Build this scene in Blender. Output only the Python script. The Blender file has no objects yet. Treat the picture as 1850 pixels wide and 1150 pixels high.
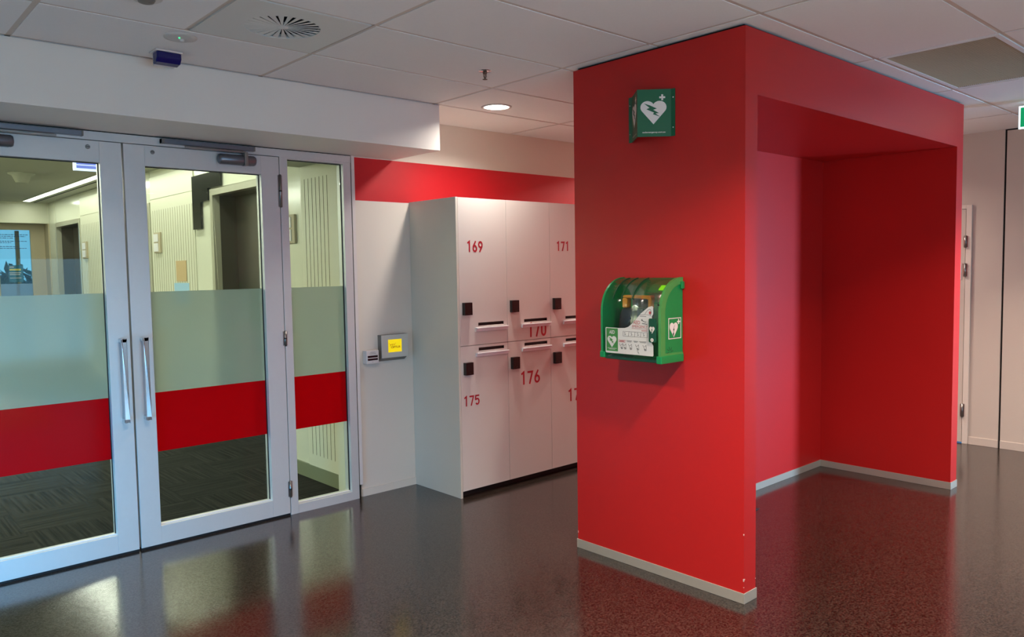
import bpy, bmesh, math, random
from mathutils import Vector, Matrix

SC = bpy.context.scene
COL = SC.collection
random.seed(7)
PI = math.pi

# ------------------------------------------------------------------ camera
F_PX, YAW, PITCH, ROLL, CAM_H = 1410.508, 0.73650, -0.06407, -0.01576, 1.605
fw = Vector((math.sin(YAW)*math.cos(PITCH), math.cos(YAW)*math.cos(PITCH), math.sin(PITCH)))
rt0 = Vector((math.cos(YAW), -math.sin(YAW), 0))
up0 = rt0.cross(fw)
rt = math.cos(ROLL)*rt0 + math.sin(ROLL)*up0
up = -math.sin(ROLL)*rt0 + math.cos(ROLL)*up0
cam = bpy.data.cameras.new('camera')
cam.sensor_width = 36.0
cam.lens = F_PX/1850*36.0
cam.clip_start = 0.05
cam_o = bpy.data.objects.new('camera', cam)
COL.objects.link(cam_o)
cam_o.matrix_world = Matrix(((rt.x, up.x, -fw.x, 0), (rt.y, up.y, -fw.y, 0), (rt.z, up.z, -fw.z, CAM_H), (0, 0, 0, 1)))
SC.camera = cam_o

# ------------------------------------------------------------------ world, exposure, daylight
SC.view_settings.view_transform = 'Standard'
SC.view_settings.look = 'None'
SC.view_settings.gamma = 1.0
SC.view_settings.use_curve_mapping = False
SC.view_settings.exposure = 0.3
world = bpy.data.worlds.new('sky')
SC.world = world
world.use_nodes = True
wn = world.node_tree
wn.nodes.clear()
wo = wn.nodes.new('ShaderNodeOutputWorld')
wb = wn.nodes.new('ShaderNodeBackground')
wt = wn.nodes.new('ShaderNodeTexCoord')
ws = wn.nodes.new('ShaderNodeSeparateXYZ')
wr = wn.nodes.new('ShaderNodeValToRGB')
wr.color_ramp.elements[0].position = 0.48
wr.color_ramp.elements[0].color = (0.20, 0.54, 0.86, 1)
wr.color_ramp.elements[1].position = 0.62
wr.color_ramp.elements[1].color = (0.10, 0.36, 0.80, 1)
wm = wn.nodes.new('ShaderNodeMath'); wm.operation = 'MULTIPLY_ADD'
wm.inputs[1].default_value = 0.5; wm.inputs[2].default_value = 0.5
wn.links.new(wt.outputs['Generated'], ws.inputs[0])
wn.links.new(ws.outputs['Z'], wm.inputs[0])
wn.links.new(wm.outputs[0], wr.inputs[0])
wn.links.new(wr.outputs[0], wb.inputs[0])
wb.inputs[1].default_value = 0.9
wn.links.new(wb.outputs[0], wo.inputs[0])


def area_light(name, loc, target, sx, sy, power, color, spread=180):
    L = bpy.data.lights.new(name, 'AREA')
    L.shape = 'RECTANGLE'; L.size = sx; L.size_y = sy
    L.energy = power; L.color = color; L.spread = math.radians(spread)
    o = bpy.data.objects.new(name, L)
    COL.objects.link(o)
    o.location = loc
    d = Vector(target) - Vector(loc)
    o.rotation_euler = d.to_track_quat('-Z', 'Y').to_euler()
    return o


DAY = (0.36, 0.66, 1.0)
# daylight entering through the three windows of the room (all behind the camera)
area_light('daylight_left_window', (-0.99, 3.1, 0.52), (.3, 4.75, .10), 1.2, 0.9, 20, (.05, .50, 1.0), 82)
area_light('daylight_rear_window', (1.4, -4.03, 1.10), (1.4, 0, 1.10), 3.9, 1.55, 84, (.26, .65, 1.0))
area_light('daylight_right_window', (7.515, -1.75, 1.2), (5.45, 2.75, 1.15), 0.60, 2.2, 44, (.30, .63, 1.0), 52)

CEIL = 2.70


# ------------------------------------------------------------------ materials
def lin(c):
    out = []
    for v in c[:3]:
        v = v/255.0
        out.append(v/12.92 if v <= 0.04045 else ((v+0.055)/1.055)**2.4)
    return (out[0], out[1], out[2], 1)


MATS = {}


def mat(name, rgb, rough=0.5, metal=0.0, spec=0.5, noise=0.0, nscale=20.0, bump=0.0, bscale=200.0, emit=None, es=0.0, ior=None, coat=0.0, linear=False):
    m = bpy.data.materials.new(name)
    m.use_nodes = True
    nt = m.node_tree
    p = nt.nodes['Principled BSDF']
    c = tuple(rgb)+(1,) if linear else lin(rgb)
    p.inputs['Base Color'].default_value = c
    p.inputs['Roughness'].default_value = rough
    p.inputs['Metallic'].default_value = metal
    p.inputs['Specular IOR Level'].default_value = spec
    if ior: p.inputs['IOR'].default_value = ior
    if coat:
        p.inputs['Coat Weight'].default_value = coat
        p.inputs['Coat Roughness'].default_value = 0.05
    tc = nt.nodes.new('ShaderNodeTexCoord')
    if noise > 0:
        n = nt.nodes.new('ShaderNodeTexNoise')
        n.inputs['Scale'].default_value = nscale
        n.inputs['Detail'].default_value = 4
        nt.links.new(tc.outputs['Object'], n.inputs['Vector'])
        r = nt.nodes.new('ShaderNodeMix'); r.data_type = 'RGBA'
        r.inputs['A'].default_value = tuple(v*(1-noise) for v in c[:3])+(1,)
        r.inputs['B'].default_value = tuple(min(1, v*(1+noise)) for v in c[:3])+(1,)
        nt.links.new(n.outputs['Fac'], r.inputs['Factor'])
        nt.links.new(r.outputs['Result'], p.inputs['Base Color'])
    if bump > 0:
        n2 = nt.nodes.new('ShaderNodeTexNoise')
        n2.inputs['Scale'].default_value = bscale
        n2.inputs['Detail'].default_value = 3
        nt.links.new(tc.outputs['Object'], n2.inputs['Vector'])
        b = nt.nodes.new('ShaderNodeBump')
        b.inputs['Strength'].default_value = bump
        b.inputs['Distance'].default_value = 0.002
        nt.links.new(n2.outputs['Fac'], b.inputs['Height'])
        nt.links.new(b.outputs['Normal'], p.inputs['Normal'])
    if emit is not None:
        p.inputs['Emission Color'].default_value = lin(emit)
        p.inputs['Emission Strength'].default_value = es
    MATS[name] = m
    return m


def glass_mat(name, tint, refl=1.0, rough=0.0, base=None):
    """thin pane: transparent with a fresnel reflection"""
    m = bpy.data.materials.new(name); m.use_nodes = True
    nt = m.node_tree; nt.nodes.clear()
    o = nt.nodes.new('ShaderNodeOutputMaterial')
    t = nt.nodes.new('ShaderNodeBsdfTransparent'); t.inputs[0].default_value = tuple(tint)+(1,)
    g = nt.nodes.new('ShaderNodeBsdfGlossy'); g.inputs['Roughness'].default_value = rough
    f = nt.nodes.new('ShaderNodeFresnel'); f.inputs[0].default_value = 1.45
    mu = nt.nodes.new('ShaderNodeMath'); mu.operation = 'MULTIPLY'; mu.inputs[1].default_value = refl
    mx = nt.nodes.new('ShaderNodeMixShader')
    nt.links.new(f.outputs[0], mu.inputs[0]); nt.links.new(mu.outputs[0], mx.inputs[0])
    nt.links.new(t.outputs[0], mx.inputs[1]); nt.links.new(g.outputs[0], mx.inputs[2])
    nt.links.new(mx.outputs[0], o.inputs[0])
    MATS[name] = m
    return m


def film_mat(name, rgb, trans, clear, blur=0.35, gloss=0.03):
    """vinyl film on glass: diffuse, translucent and a little blurred see-through"""
    m = bpy.data.materials.new(name); m.use_nodes = True
    nt = m.node_tree; nt.nodes.clear()
    o = nt.nodes.new('ShaderNodeOutputMaterial')
    d = nt.nodes.new('ShaderNodeBsdfDiffuse'); d.inputs[0].default_value = lin(rgb)
    tl = nt.nodes.new('ShaderNodeBsdfTranslucent'); tl.inputs[0].default_value = lin(rgb)
    rf = nt.nodes.new('ShaderNodeBsdfRefraction'); rf.inputs[0].default_value = (0.93, 0.96, 0.93, 1)
    rf.inputs['IOR'].default_value = 1.02; rf.inputs['Roughness'].default_value = blur
    m1 = nt.nodes.new('ShaderNodeMixShader'); m1.inputs[0].default_value = trans
    nt.links.new(d.outputs[0], m1.inputs[1]); nt.links.new(tl.outputs[0], m1.inputs[2])
    m2 = nt.nodes.new('ShaderNodeMixShader'); m2.inputs[0].default_value = clear
    nt.links.new(m1.outputs[0], m2.inputs[1]); nt.links.new(rf.outputs[0], m2.inputs[2])
    g = nt.nodes.new('ShaderNodeBsdfGlossy'); g.inputs['Roughness'].default_value = 0.08
    m3 = nt.nodes.new('ShaderNodeMixShader'); m3.inputs[0].default_value = gloss
    nt.links.new(m2.outputs[0], m3.inputs[1]); nt.links.new(g.outputs[0], m3.inputs[2])
    nt.links.new(m3.outputs[0], o.inputs[0])
    MATS[name] = m
    return m


mat('white_paint', (226, 221, 213), 0.55, noise=0.02, nscale=3, bump=0.05)
mat('wall_paint', (214, 203, 191), 0.6, noise=0.02, nscale=3, bump=0.05)
mat('panel_paint', (196, 184, 172), 0.55, noise=0.02, nscale=2)
mat('red_paint', (186, 27, 25), 0.42, noise=0.04, nscale=2, bump=0.08, bscale=120, spec=0.4)
mat('bounce_floor', (205, 192, 176), 0.6)  # pale tone for the unseen floor that throws light back up
mat('red_band', (196, 14, 28), 0.5, noise=0.02)
mat('chip', (228, 190, 180), 0.7)
mat('skirting', (172, 165, 152), 0.38, metal=0.25, noise=0.03)
mat('tile', (224, 222, 220), 0.85, noise=0.025, nscale=60, bump=0.25, bscale=260)
mat('tee', (196, 182, 170), 0.5)
mat('black', (10, 9, 9), 0.6)
mat('gap', (14, 13, 13), 0.8)
mat('silver_frame', (206, 206, 205), 0.36, metal=0.25, spec=0.5, noise=0.02, nscale=40)
mat('gasket', (16, 17, 20), 0.6)
mat('chrome', (205, 205, 208), 0.14, metal=1.0)
mat('steel', (150, 146, 142), 0.32, metal=1.0, noise=0.05, nscale=30)
mat('closer_metal', (120, 120, 128), 0.35, metal=0.75)
mat('locker_white', (214, 209, 202), 0.42, noise=0.015, nscale=4)
mat('locker_side', (206, 202, 190), 0.5, noise=0.015, nscale=4)
mat('ledge_white', (224, 220, 222), 0.35)
mat('locker_number', (176, 22, 40), 0.5)
mat('keypad', (18, 16, 16), 0.35, noise=0.1)
mat('key_dot', (60, 55, 52), 0.4)
mat('green_sign', (8, 92, 58), 0.35)
mat('sign_white', (222, 212, 204), 0.5)
mat('aed_green', (10, 132, 68), 0.38, noise=0.05, nscale=15)
mat('aed_green_rim', (72, 142, 72), 0.4, noise=0.05, nscale=15)
mat('aed_green_dark', (10, 70, 42), 0.4)
mat('label_green', (58, 126, 58), 0.5)
mat('label_white', (206, 204, 200), 0.45)
mat('label_red', (170, 60, 62), 0.5)
mat('label_ink', (70, 66, 68), 0.5)
mat('led_green', (120, 230, 10), 0.4, emit=(140, 240, 20), es=0.7)
mat('dev_dark', (44, 40, 40), 0.4)
mat('dev_orange', (222, 150, 44), 0.45)
mat('cream', (206, 205, 184), 0.4, noise=0.015, nscale=2)
mat('cream_gloss', (208, 209, 190), 0.16, noise=0.015, nscale=2)
mat('groove', (104, 104, 84), 0.7)
mat('groove_light', (142, 142, 116), 0.7)
mat('lobby_ceiling', (176, 176, 158), 0.7, noise=0.02)
mat('lobby_skirting', (118, 124, 100), 0.45)
mat('lift_steel', (116, 112, 102), 0.30, metal=0.8, noise=0.12, nscale=6)
mat('lift_frame', (190, 188, 168), 0.3, metal=0.5)
mat('dark_glass', (30, 32, 30), 0.12)
mat('led_white', (255, 255, 250), 0.5, emit=(255, 255, 244), es=9.0)
mat('downlight_lens', (255, 255, 250), 0.5, emit=(255, 246, 238), es=7.0)
mat('vent_white', (206, 206, 202), 0.45)
mat('plenum', (22, 22, 23), 0.8)
mat('detector_white', (200, 194, 188), 0.45)
mat('pin_green', (40, 220, 130), 0.4, emit=(60, 235, 150), es=1.2)
mat('navy', (24, 20, 92), 0.2, noise=0.05)
mat('brass', (120, 100, 86), 0.35, metal=0.9)
mat('exit_green', (0, 150, 92), 0.4, emit=(0, 160, 100), es=0.55)
mat('exit_white', (240, 250, 250), 0.4, emit=(215, 245, 250), es=1.0)
mat('lilac_lit', (120, 135, 225), 0.4, emit=(124, 140, 232), es=0.65)
mat('lilac_edge', (220, 230, 255), 0.4, emit=(214, 226, 255), es=1.0)
mat('grille_slat', (176, 148, 118), 0.5, metal=0.2)
mat('tablet_metal', (205, 203, 194), 0.35, metal=0.15)
mat('tablet_dark', (118, 110, 102), 0.4, metal=0.1)
mat('screen_yellow', (240, 205, 10), 0.3, emit=(244, 212, 6), es=0.55)
mat('screen_ink', (165, 132, 6), 0.4)
mat('plastic_white', (214, 204, 200), 0.4)
mat('glass_black', (20, 20, 24), 0.2)
mat('poster_teal', (26, 96, 120), 0.6, noise=0.05, nscale=30)
mat('poster_yellow', (196, 190, 90), 0.6)
mat('paper_brown', (186, 160, 118), 0.7, noise=0.08, nscale=40)
mat('paper_blue', (150, 188, 214), 0.7)
mat('ink_blue', (40, 70, 110), 0.6)
mat('leaf', (30, 52, 30), 0.7, noise=0.4, nscale=9)
mat('wedge_rubber', (44, 16, 16), 0.5)
mat('beige_frame', (172, 160, 132), 0.45)
glass_mat('clear_glass', (0.93, 0.97, 0.93), 0.32)
glass_mat('aed_clear', (0.96, 0.98, 0.97), 0.45, 0.12)
film_mat('window_frost', (214, 224, 232), 0.85, 0.15)
film_mat('frost_film', (178, 192, 176), 0.5, 0.42, 0.5)
film_mat('red_film', (206, 6, 16), 0.35, 0.0, gloss=0.006)


def floor_material():
    m = bpy.data.materials.new('vinyl_floor'); m.use_nodes = True
    nt = m.node_tree; p = nt.nodes['Principled BSDF']
    tc = nt.nodes.new('ShaderNodeTexCoord')
    n = nt.nodes.new('ShaderNodeTexNoise'); n.inputs['Scale'].default_value = 112; n.inputs['Detail'].default_value = 6; n.inputs['Roughness'].default_value = 0.7
    nt.links.new(tc.outputs['Object'], n.inputs['Vector'])
    r = nt.nodes.new('ShaderNodeValToRGB')
    r.color_ramp.elements[0].position = 0.42; r.color_ramp.elements[0].color = (0.004, 0.0028, 0.0024, 1)
    r.color_ramp.elements[1].position = 0.64; r.color_ramp.elements[1].color = (0.062, 0.042, 0.032, 1)
    nt.links.new(n.outputs['Fac'], r.inputs[0])
    n3 = nt.nodes.new('ShaderNodeTexVoronoi'); n3.inputs['Scale'].default_value = 130
    nt.links.new(tc.outputs['Object'], n3.inputs['Vector'])
    r3 = nt.nodes.new('ShaderNodeValToRGB')
    r3.color_ramp.elements[0].position = 0.06; r3.color_ramp.elements[0].color = (1, 1, 1, 1)
    r3.color_ramp.elements[1].position = 0.16; r3.color_ramp.elements[1].color = (0, 0, 0, 1)
    nt.links.new(n3.outputs['Distance'], r3.inputs[0])
    mx = nt.nodes.new('ShaderNodeMix'); mx.data_type = 'RGBA'
    mx.inputs['B'].default_value = (0.115, 0.085, 0.068, 1)
    mm = nt.nodes.new('ShaderNodeMath'); mm.operation = 'MULTIPLY'; mm.inputs[1].default_value = 0.55
    nt.links.new(r3.outputs[0], mm.inputs[0]); nt.links.new(mm.outputs[0], mx.inputs['Factor'])
    nt.links.new(r.outputs[0], mx.inputs['A'])
    nt.links.new(mx.outputs['Result'], p.inputs['Base Color'])
    p.inputs['Roughness'].default_value = 0.2
    n2 = nt.nodes.new('ShaderNodeTexNoise'); n2.inputs['Scale'].default_value = 2.2; n2.inputs['Detail'].default_value = 5
    nt.links.new(tc.outputs['Object'], n2.inputs['Vector'])
    mr = nt.nodes.new('ShaderNodeMapRange'); mr.inputs['To Min'].default_value = 0.13; mr.inputs['To Max'].default_value = 0.20
    nt.links.new(n2.outputs['Fac'], mr.inputs['Value']); nt.links.new(mr.outputs[0], p.inputs['Roughness'])
    sr = nt.nodes.new('ShaderNodeMapRange'); sr.inputs['From Min'].default_value = .35; sr.inputs['From Max'].default_value = .65; sr.inputs['To Min'].default_value = .26; sr.inputs['To Max'].default_value = .72
    nt.links.new(n.outputs['Fac'], sr.inputs['Value']); nt.links.new(sr.outputs[0], p.inputs['Specular IOR Level'])
    p.inputs['IOR'].default_value = 1.95
    b = nt.nodes.new('ShaderNodeBump'); b.inputs['Strength'].default_value = 0.08; b.inputs['Distance'].default_value = 0.001
    n4 = nt.nodes.new('ShaderNodeTexNoise'); n4.inputs['Scale'].default_value = 150
    nt.links.new(tc.outputs['Object'], n4.inputs['Vector'])
    nt.links.new(n4.outputs['Fac'], b.inputs['Height']); nt.links.new(b.outputs[0], p.inputs['Normal'])
    MATS['vinyl_floor'] = m


def carpet_material():
    m = bpy.data.materials.new('carpet'); m.use_nodes = True
    nt = m.node_tree; p = nt.nodes['Principled BSDF']
    L = nt.links
    tc = nt.nodes.new('ShaderNodeTexCoord')
    sep = nt.nodes.new('ShaderNodeSeparateXYZ'); L.new(tc.outputs['Object'], sep.inputs[0])
    ck = nt.nodes.new('ShaderNodeTexChecker'); ck.inputs['Scale'].default_value = 2.0
    ck.inputs['Color1'].default_value = (1, 1, 1, 1); ck.inputs['Color2'].default_value = (0, 0, 0, 1)
    L.new(tc.outputs['Object'], ck.inputs['Vector'])

    def stripes(sx, sy):
        mp = nt.nodes.new('ShaderNodeMapping'); mp.inputs['Scale'].default_value = (sx, sy, 1)
        L.new(tc.outputs['Object'], mp.inputs[0])
        n = nt.nodes.new('ShaderNodeTexNoise'); n.inputs['Scale'].default_value = 1.0; n.inputs['Detail'].default_value = 3; n.inputs['Roughness'].default_value = 0.6
        L.new(mp.outputs[0], n.inputs['Vector'])
        return n.outputs['Fac']
    a = stripes(55, 1.4); b = stripes(1.4, 55)
    mx = nt.nodes.new('ShaderNodeMix'); mx.data_type = 'FLOAT'
    L.new(ck.outputs['Fac'], mx.inputs['Factor']); L.new(a, mx.inputs['A']); L.new(b, mx.inputs['B'])
    r = nt.nodes.new('ShaderNodeValToRGB')
    r.color_ramp.elements[0].position = 0.36; r.color_ramp.elements[0].color = (0.008, 0.009, 0.0085, 1)
    r.color_ramp.elements[1].position = 0.62; r.color_ramp.elements[1].color = (0.028, 0.029, 0.025, 1)
    L.new(mx.outputs['Result'], r.inputs[0])
    L.new(r.outputs[0], p.inputs['Base Color'])
    p.inputs['Roughness'].default_value = 0.95
    p.inputs['Specular IOR Level'].default_value = 0.1
    MATS['carpet'] = m


floor_material()
carpet_material()


# ------------------------------------------------------------------ mesh helpers
class MB:
    """collects shapes in world coordinates; build() links them as ONE mesh object"""

    def __init__(self):
        self.v = []; self.f = []; self.m = []; self.s = []

    def _add(self, vs, fs, mi=0, smooth=False):
        o = len(self.v)
        self.v += [tuple(p) for p in vs]
        for f in fs:
            self.f.append([i+o for i in f]); self.m.append(mi); self.s.append(smooth)
        return self

    def box(self, x0, x1, y0, y1, z0, z1, mi=0):
        x0, x1 = min(x0, x1), max(x0, x1); y0, y1 = min(y0, y1), max(y0, y1); z0, z1 = min(z0, z1), max(z0, z1)
        vs = [(x0, y0, z0), (x1, y0, z0), (x1, y1, z0), (x0, y1, z0), (x0, y0, z1), (x1, y0, z1), (x1, y1, z1), (x0, y1, z1)]
        fs = [(0, 3, 2, 1), (4, 5, 6, 7), (0, 1, 5, 4), (1, 2, 6, 5), (2, 3, 7, 6), (3, 0, 4, 7)]
        return self._add(vs, fs, mi)

    def prism(self, pts, o, r, u, t, mi=0, base=0.0):
        """2D outline pts on the plane (o, r, u), thickness t towards r x u"""
        o = Vector(o); r = Vector(r); u = Vector(u); n = r.cross(u)
        area = sum(pts[i][0]*pts[(i+1) % len(pts)][1]-pts[(i+1) % len(pts)][0]*pts[i][1] for i in range(len(pts)))
        if area < 0: pts = pts[::-1]
        k = len(pts)
        lo = [o+r*p[0]+u*p[1]+n*base for p in pts]
        hi = [o+r*p[0]+u*p[1]+n*(base+t) for p in pts]
        fs = [tuple(range(k, 2*k)), tuple(range(k-1, -1, -1))]
        fs += [(i, (i+1) % k, k+(i+1) % k, k+i) for i in range(k)]
        return self._add(lo+hi, fs, mi)

    def rect(self, u0, u1, v0, v1, o, r, u, t, mi=0, base=0.0):
        return self.prism([(u0, v0), (u1, v0), (u1, v1), (u0, v1)], o, r, u, t, mi, base)

    def lathe(self, prof, c, axis=(0, 0, 1), n=32, mi=0, smooth=True, caps=True):
        a = Vector(axis).normalized()
        e = Vector((1, 0, 0)) if abs(a.x) < 0.9 else Vector((0, 1, 0))
        e1 = a.cross(e).normalized(); e2 = a.cross(e1)
        c = Vector(c); vs = []
        for (r, h) in prof:
            for i in range(n):
                t = 2*PI*i/n
                vs.append(c+a*h+(e1*math.cos(t)+e2*math.sin(t))*r)
        fs = []
        for j in range(len(prof)-1):
            for i in range(n):
                fs.append((j*n+i, j*n+(i+1) % n, (j+1)*n+(i+1) % n, (j+1)*n+i))
        self._add(vs, fs, mi, smooth)
        if caps:
            self._add(vs[:n], [tuple(range(n-1, -1, -1))], mi)
            self._add(vs[-n:], [tuple(range(n))], mi)
        return self

    def cyl(self, a, b, r, n=20, mi=0):
        a = Vector(a); b = Vector(b)
        return self.lathe([(r, 0), (r, (b-a).length)], a, b-a, n, mi)

    def build(self, name, mats, parent=None, bevel=0.0, seg=2, origin=None):
        if isinstance(mats, str): mats = [mats]
        me = bpy.data.meshes.new(name)
        if parent is not None:
            org = Vector(parent['_org'])
        elif origin is not None:
            org = Vector(origin)
        else:
            xs = [p[0] for p in self.v]; ys = [p[1] for p in self.v]; zs = [p[2] for p in self.v]
            org = Vector(((min(xs)+max(xs))/2, (min(ys)+max(ys))/2, min(zs)))
        bm = bmesh.new()
        vs = [bm.verts.new(Vector(p)-org) for p in self.v]
        for f, mi, s in zip(self.f, self.m, self.s):
            try:
                fc = bm.faces.new([vs[i] for i in f])
            except ValueError:
                continue
            fc.material_index = mi; fc.smooth = s
        bmesh.ops.remove_doubles(bm, verts=bm.verts, dist=1e-6)
        bmesh.ops.recalc_face_normals(bm, faces=bm.faces)
        bm.to_mesh(me); bm.free()
        for n in mats: me.materials.append(MATS[n])
        o = bpy.data.objects.new(name, me)
        COL.objects.link(o)
        o['_org'] = tuple(org)
        if parent is not None:
            o.parent = parent
        else:
            o.location = org
        if bevel > 0:
            md = o.modifiers.new('bevel', 'BEVEL')
            md.width = bevel; md.segments = seg; md.limit_method = 'ANGLE'; md.angle_limit = math.radians(40)
        return o


def tag(o, label=None, cat=None, group=None, kind=None):
    if label: o['label'] = label
    if cat: o['category'] = cat
    if group: o['group'] = group
    if kind: o['kind'] = kind
    return o


def thing(name, label, cat, loc, group=None):
    o = bpy.data.objects.new(name, None)
    COL.objects.link(o)
    o.empty_display_size = 0.1
    o.location = loc
    o['_org'] = tuple(loc)
    return tag(o, label, cat, group)


def struct(o, label=None):
    o['kind'] = 'structure'
    if label: o['label'] = label
    return o


def text_bm(mb, body, o, r, u, height, mi=0, align='LEFT', t=0.0006, bold=0.0, width=1.0, base=0.0, fit=None):
    """add extruded lettering to mb: cap height 'height', left baseline at o"""
    cu = bpy.data.curves.new('t', 'FONT')
    cu.body = body
    cu.size = 1.0
    cu.offset = bold
    cu.align_x = 'LEFT'
    cu.resolution_u = 4
    ob = bpy.data.objects.new('t', cu)
    COL.objects.link(ob)
    dg = bpy.context.evaluated_depsgraph_get()
    me = bpy.data.meshes.new_from_object(ob.evaluated_get(dg))
    xs = [v.co.x for v in me.vertices]; ys = [v.co.y for v in me.vertices]
    x0, x1 = min(xs), max(xs); y0, y1 = min(ys), max(ys)
    cap = y1-y0 if body.upper() == body else 0.73
    s = height/cap
    if body.upper() != body: y0 = 0
    sx = s*width if fit is None else fit/(x1-x0)
    W = (x1-x0)*sx
    off = {'LEFT': 0, 'CENTER': -W/2, 'RIGHT': -W}[align]
    o = Vector(o); r = Vector(r); u = Vector(u); n = r.cross(u)
    vs = [o+r*((v.co.x-x0)*sx+off)+u*((v.co.y-y0)*s)+n*(base+t) for v in me.vertices]
    mb._add(vs, [tuple(p.vertices) for p in me.polygons], mi)
    bpy.data.objects.remove(ob); bpy.data.curves.remove(cu); bpy.data.meshes.remove(me)
    return W


def heart_pts(cx, cy, w, h, n=14):
    """two round lobes and straight sides meeting in a point, height -.5..+.5"""
    r, lx, ly = .268, .232, .225
    d = math.hypot(lx, ly+.5)
    a_end = math.atan2(-.5-ly, -lx)+math.acos(r/d)      # tangent point seen from the right lobe centre
    a0 = math.atan2(math.sqrt(r*r-lx*lx), -lx)
    right = [(lx+r*math.cos(a0+(a_end-a0)*i/n), ly+r*math.sin(a0+(a_end-a0)*i/n)) for i in range(n+1)]
    pts = right+[(0, -.5)]+[(-x, y) for x, y in right[::-1]][:-1]
    return [(cx+x*w, cy+y*h) for x, y in pts]


def cross_pts(cx, cy, a, b):
    q = [(-a, -b), (-b, -b), (-b, -a), (b, -a), (b, -b), (a, -b), (a, b), (b, b), (b, a), (-b, a), (-b, b), (-a, b)]
    return [(cx+x, cy+y) for x, y in q]


def bolt_pts(cx, cy, w, h):
    px = [(805, 435), (870, 458), (948, 498), (908, 512), (972, 552), (932, 556), (986, 596), (903, 563), (918, 546), (833, 504), (867, 488)]
    return [(cx+(a-895)/180*w, cy-(b-515)/160*h) for a, b in px]


def stroke(mb, pts, w, o, r, u, t, mi=0, base=0.0, closed=False):
    """a line of width w along pts with mitred corners"""
    P = [Vector(p) for p in pts]
    if closed: P = P+[P[0]]
    n = len(P); L_, R_ = [], []
    for i in range(n):
        if closed and i in (0, n-1): a, b = (P[0]-P[n-2]).normalized(), (P[1]-P[0]).normalized()
        else:
            a = (P[i]-P[i-1]).normalized() if i else (P[1]-P[0]).normalized()
            b = (P[i+1]-P[i]).normalized() if i < n-1 else a
        na, nb = Vector((-a.y, a.x)), Vector((-b.y, b.x))
        m = (na+nb).normalized(); k = w/2/max(.45, m.dot(na))
        L_.append(P[i]+m*k); R_.append(P[i]-m*k)
    o = Vector(o); r = Vector(r); u = Vector(u); nn = r.cross(u)*(base+t)
    vs = [o+r*p.x+u*p.y+nn for p in L_+R_]
    mb._add(vs, [(i, n+i, n+i+1, i+1) for i in range(n-1)], mi)


def arc(cx, cy, rx, ry, a0, a1, n=12):
    return [(cx+rx*math.cos(math.radians(a0+(a1-a0)*i/n)), cy+ry*math.sin(math.radians(a0+(a1-a0)*i/n))) for i in range(n+1)]


def digit(mb, ch, x, w, h, o, r, u, t):
    """upright sans-serif figure in a cell w x h, left edge x"""
    s = h*.155
    def S(pts, closed=False, lift=0.0): stroke(mb, [(x+a*w, b*h) for a, b in pts], s, o, r, u, t, base=lift, closed=closed)
    hx = s/2/w; hy = .0775
    if ch == '1': S([(.14, .80), (.56, 1-hy*.6), (.56, 0)])
    if ch == '7': S([(.0, 1-hy), (1-hx*.9, 1-hy), (.36, 0)])
    if ch == '0': S(arc(.5, 1-hy-.26, .5-hx, .26, 0, 180)+arc(.5, hy+.26, .5-hx, .26, 180, 360), True)
    if ch == '5': S([(.94, 1-hy), (.16, 1-hy), (.12, .56), (.14, .55)]+arc(.5, .345, .5-hx, .27, 118, -150))
    if ch == '6':
        S([(.70, 1.0), (.13, .46)]); S(arc(.5, .32, .5-hx, .32-hy, 0, 345, 26), True, .0004)
    if ch == '9':
        S([(.30, .0), (.87, .54)]); S(arc(.5, .68, .5-hx, .32-hy, 0, 345, 26), True, .0004)


RX, UZ = (1, 0, 0), (0, 0, 1)      # facing -y
RY = (0, -1, 0)                    # facing -x (viewer looks towards +x)

# ------------------------------------------------------------------ the setting
DY = 4.755        # face of the glazed entrance
WY = 4.785        # back wall behind the lockers
BY = 4.227        # face of the bulkhead
XW = 7.52         # right wall
XL = -1.0         # left wall
YB = -4.0         # rear wall

struct(MB().box(XL-.1, 2.0, YB-.1, 0.0, -0.06, 0.0).build('floor_bounce', 'bounce_floor'), 'unseen pale floor zone added behind the camera to bounce light')  # out-of-view pale zone, added to bounce light onto ceiling and doors
struct(MB().box(XL-.1, XW+.6, 0.0, 4.80, -0.06, 0).box(2.0, XW+.6, YB-.1, 0, -.06, 0).build('floor', 'vinyl_floor'), 'dark brown speckled vinyl floor with a glossy finish')

# ceiling of lay-in tiles, one mesh
xg = [XL, -0.44, 0.755, 1.965, 3.168, 4.348, 5.520, 6.750, XW+.02]
yg = [YB, -3.55, -2.95, -2.35, -1.75, -1.15, -0.55, 0.05, 0.65, 1.25, 1.845, 2.447, 3.050, 3.645, 4.222, WY+.01]
VENT = (1.345, 1.965, 3.050, 3.645)
GRIL = (4.348, 5.520, 1.25, 1.845)
cb = MB()
H = 0.012
for i in range(len(xg)-1):
    for j in range(len(yg)-1):
        cells = [(xg[i], xg[i+1], yg[j], yg[j+1])]
        if abs(yg[j]-3.05) < .01 and abs(xg[i]-.755) < .01:
            cells = [(.755, 1.345, 3.05, 3.645), VENT]
        for c in cells:
            if c == GRIL or c == VENT:
                continue
            x0, x1, y0, y1 = c
            cb.box(x0+H, x1-H, y0+H, y1-H, CEIL, CEIL+.012)
            cb.box(x0, x1, y0, y1, CEIL+.003, CEIL+.03, 1)
for (x0, x1, y0, y1) in (GRIL, VENT):      # tee flanges round the two openings
    for b in ((x0, x0+H, y0, y1), (x1-H, x1, y0, y1), (x0, x1, y0, y0+H), (x0, x1, y1-H, y1)):
        cb.box(*b, CEIL+.006, CEIL+.03, 1)
cb.box(XL, XW+.02, YB, WY, CEIL+.20, CEIL+.24, 1)
struct(cb.build('ceiling', ['tile', 'tee']), 'suspended ceiling of off-white lay-in tiles')

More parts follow.
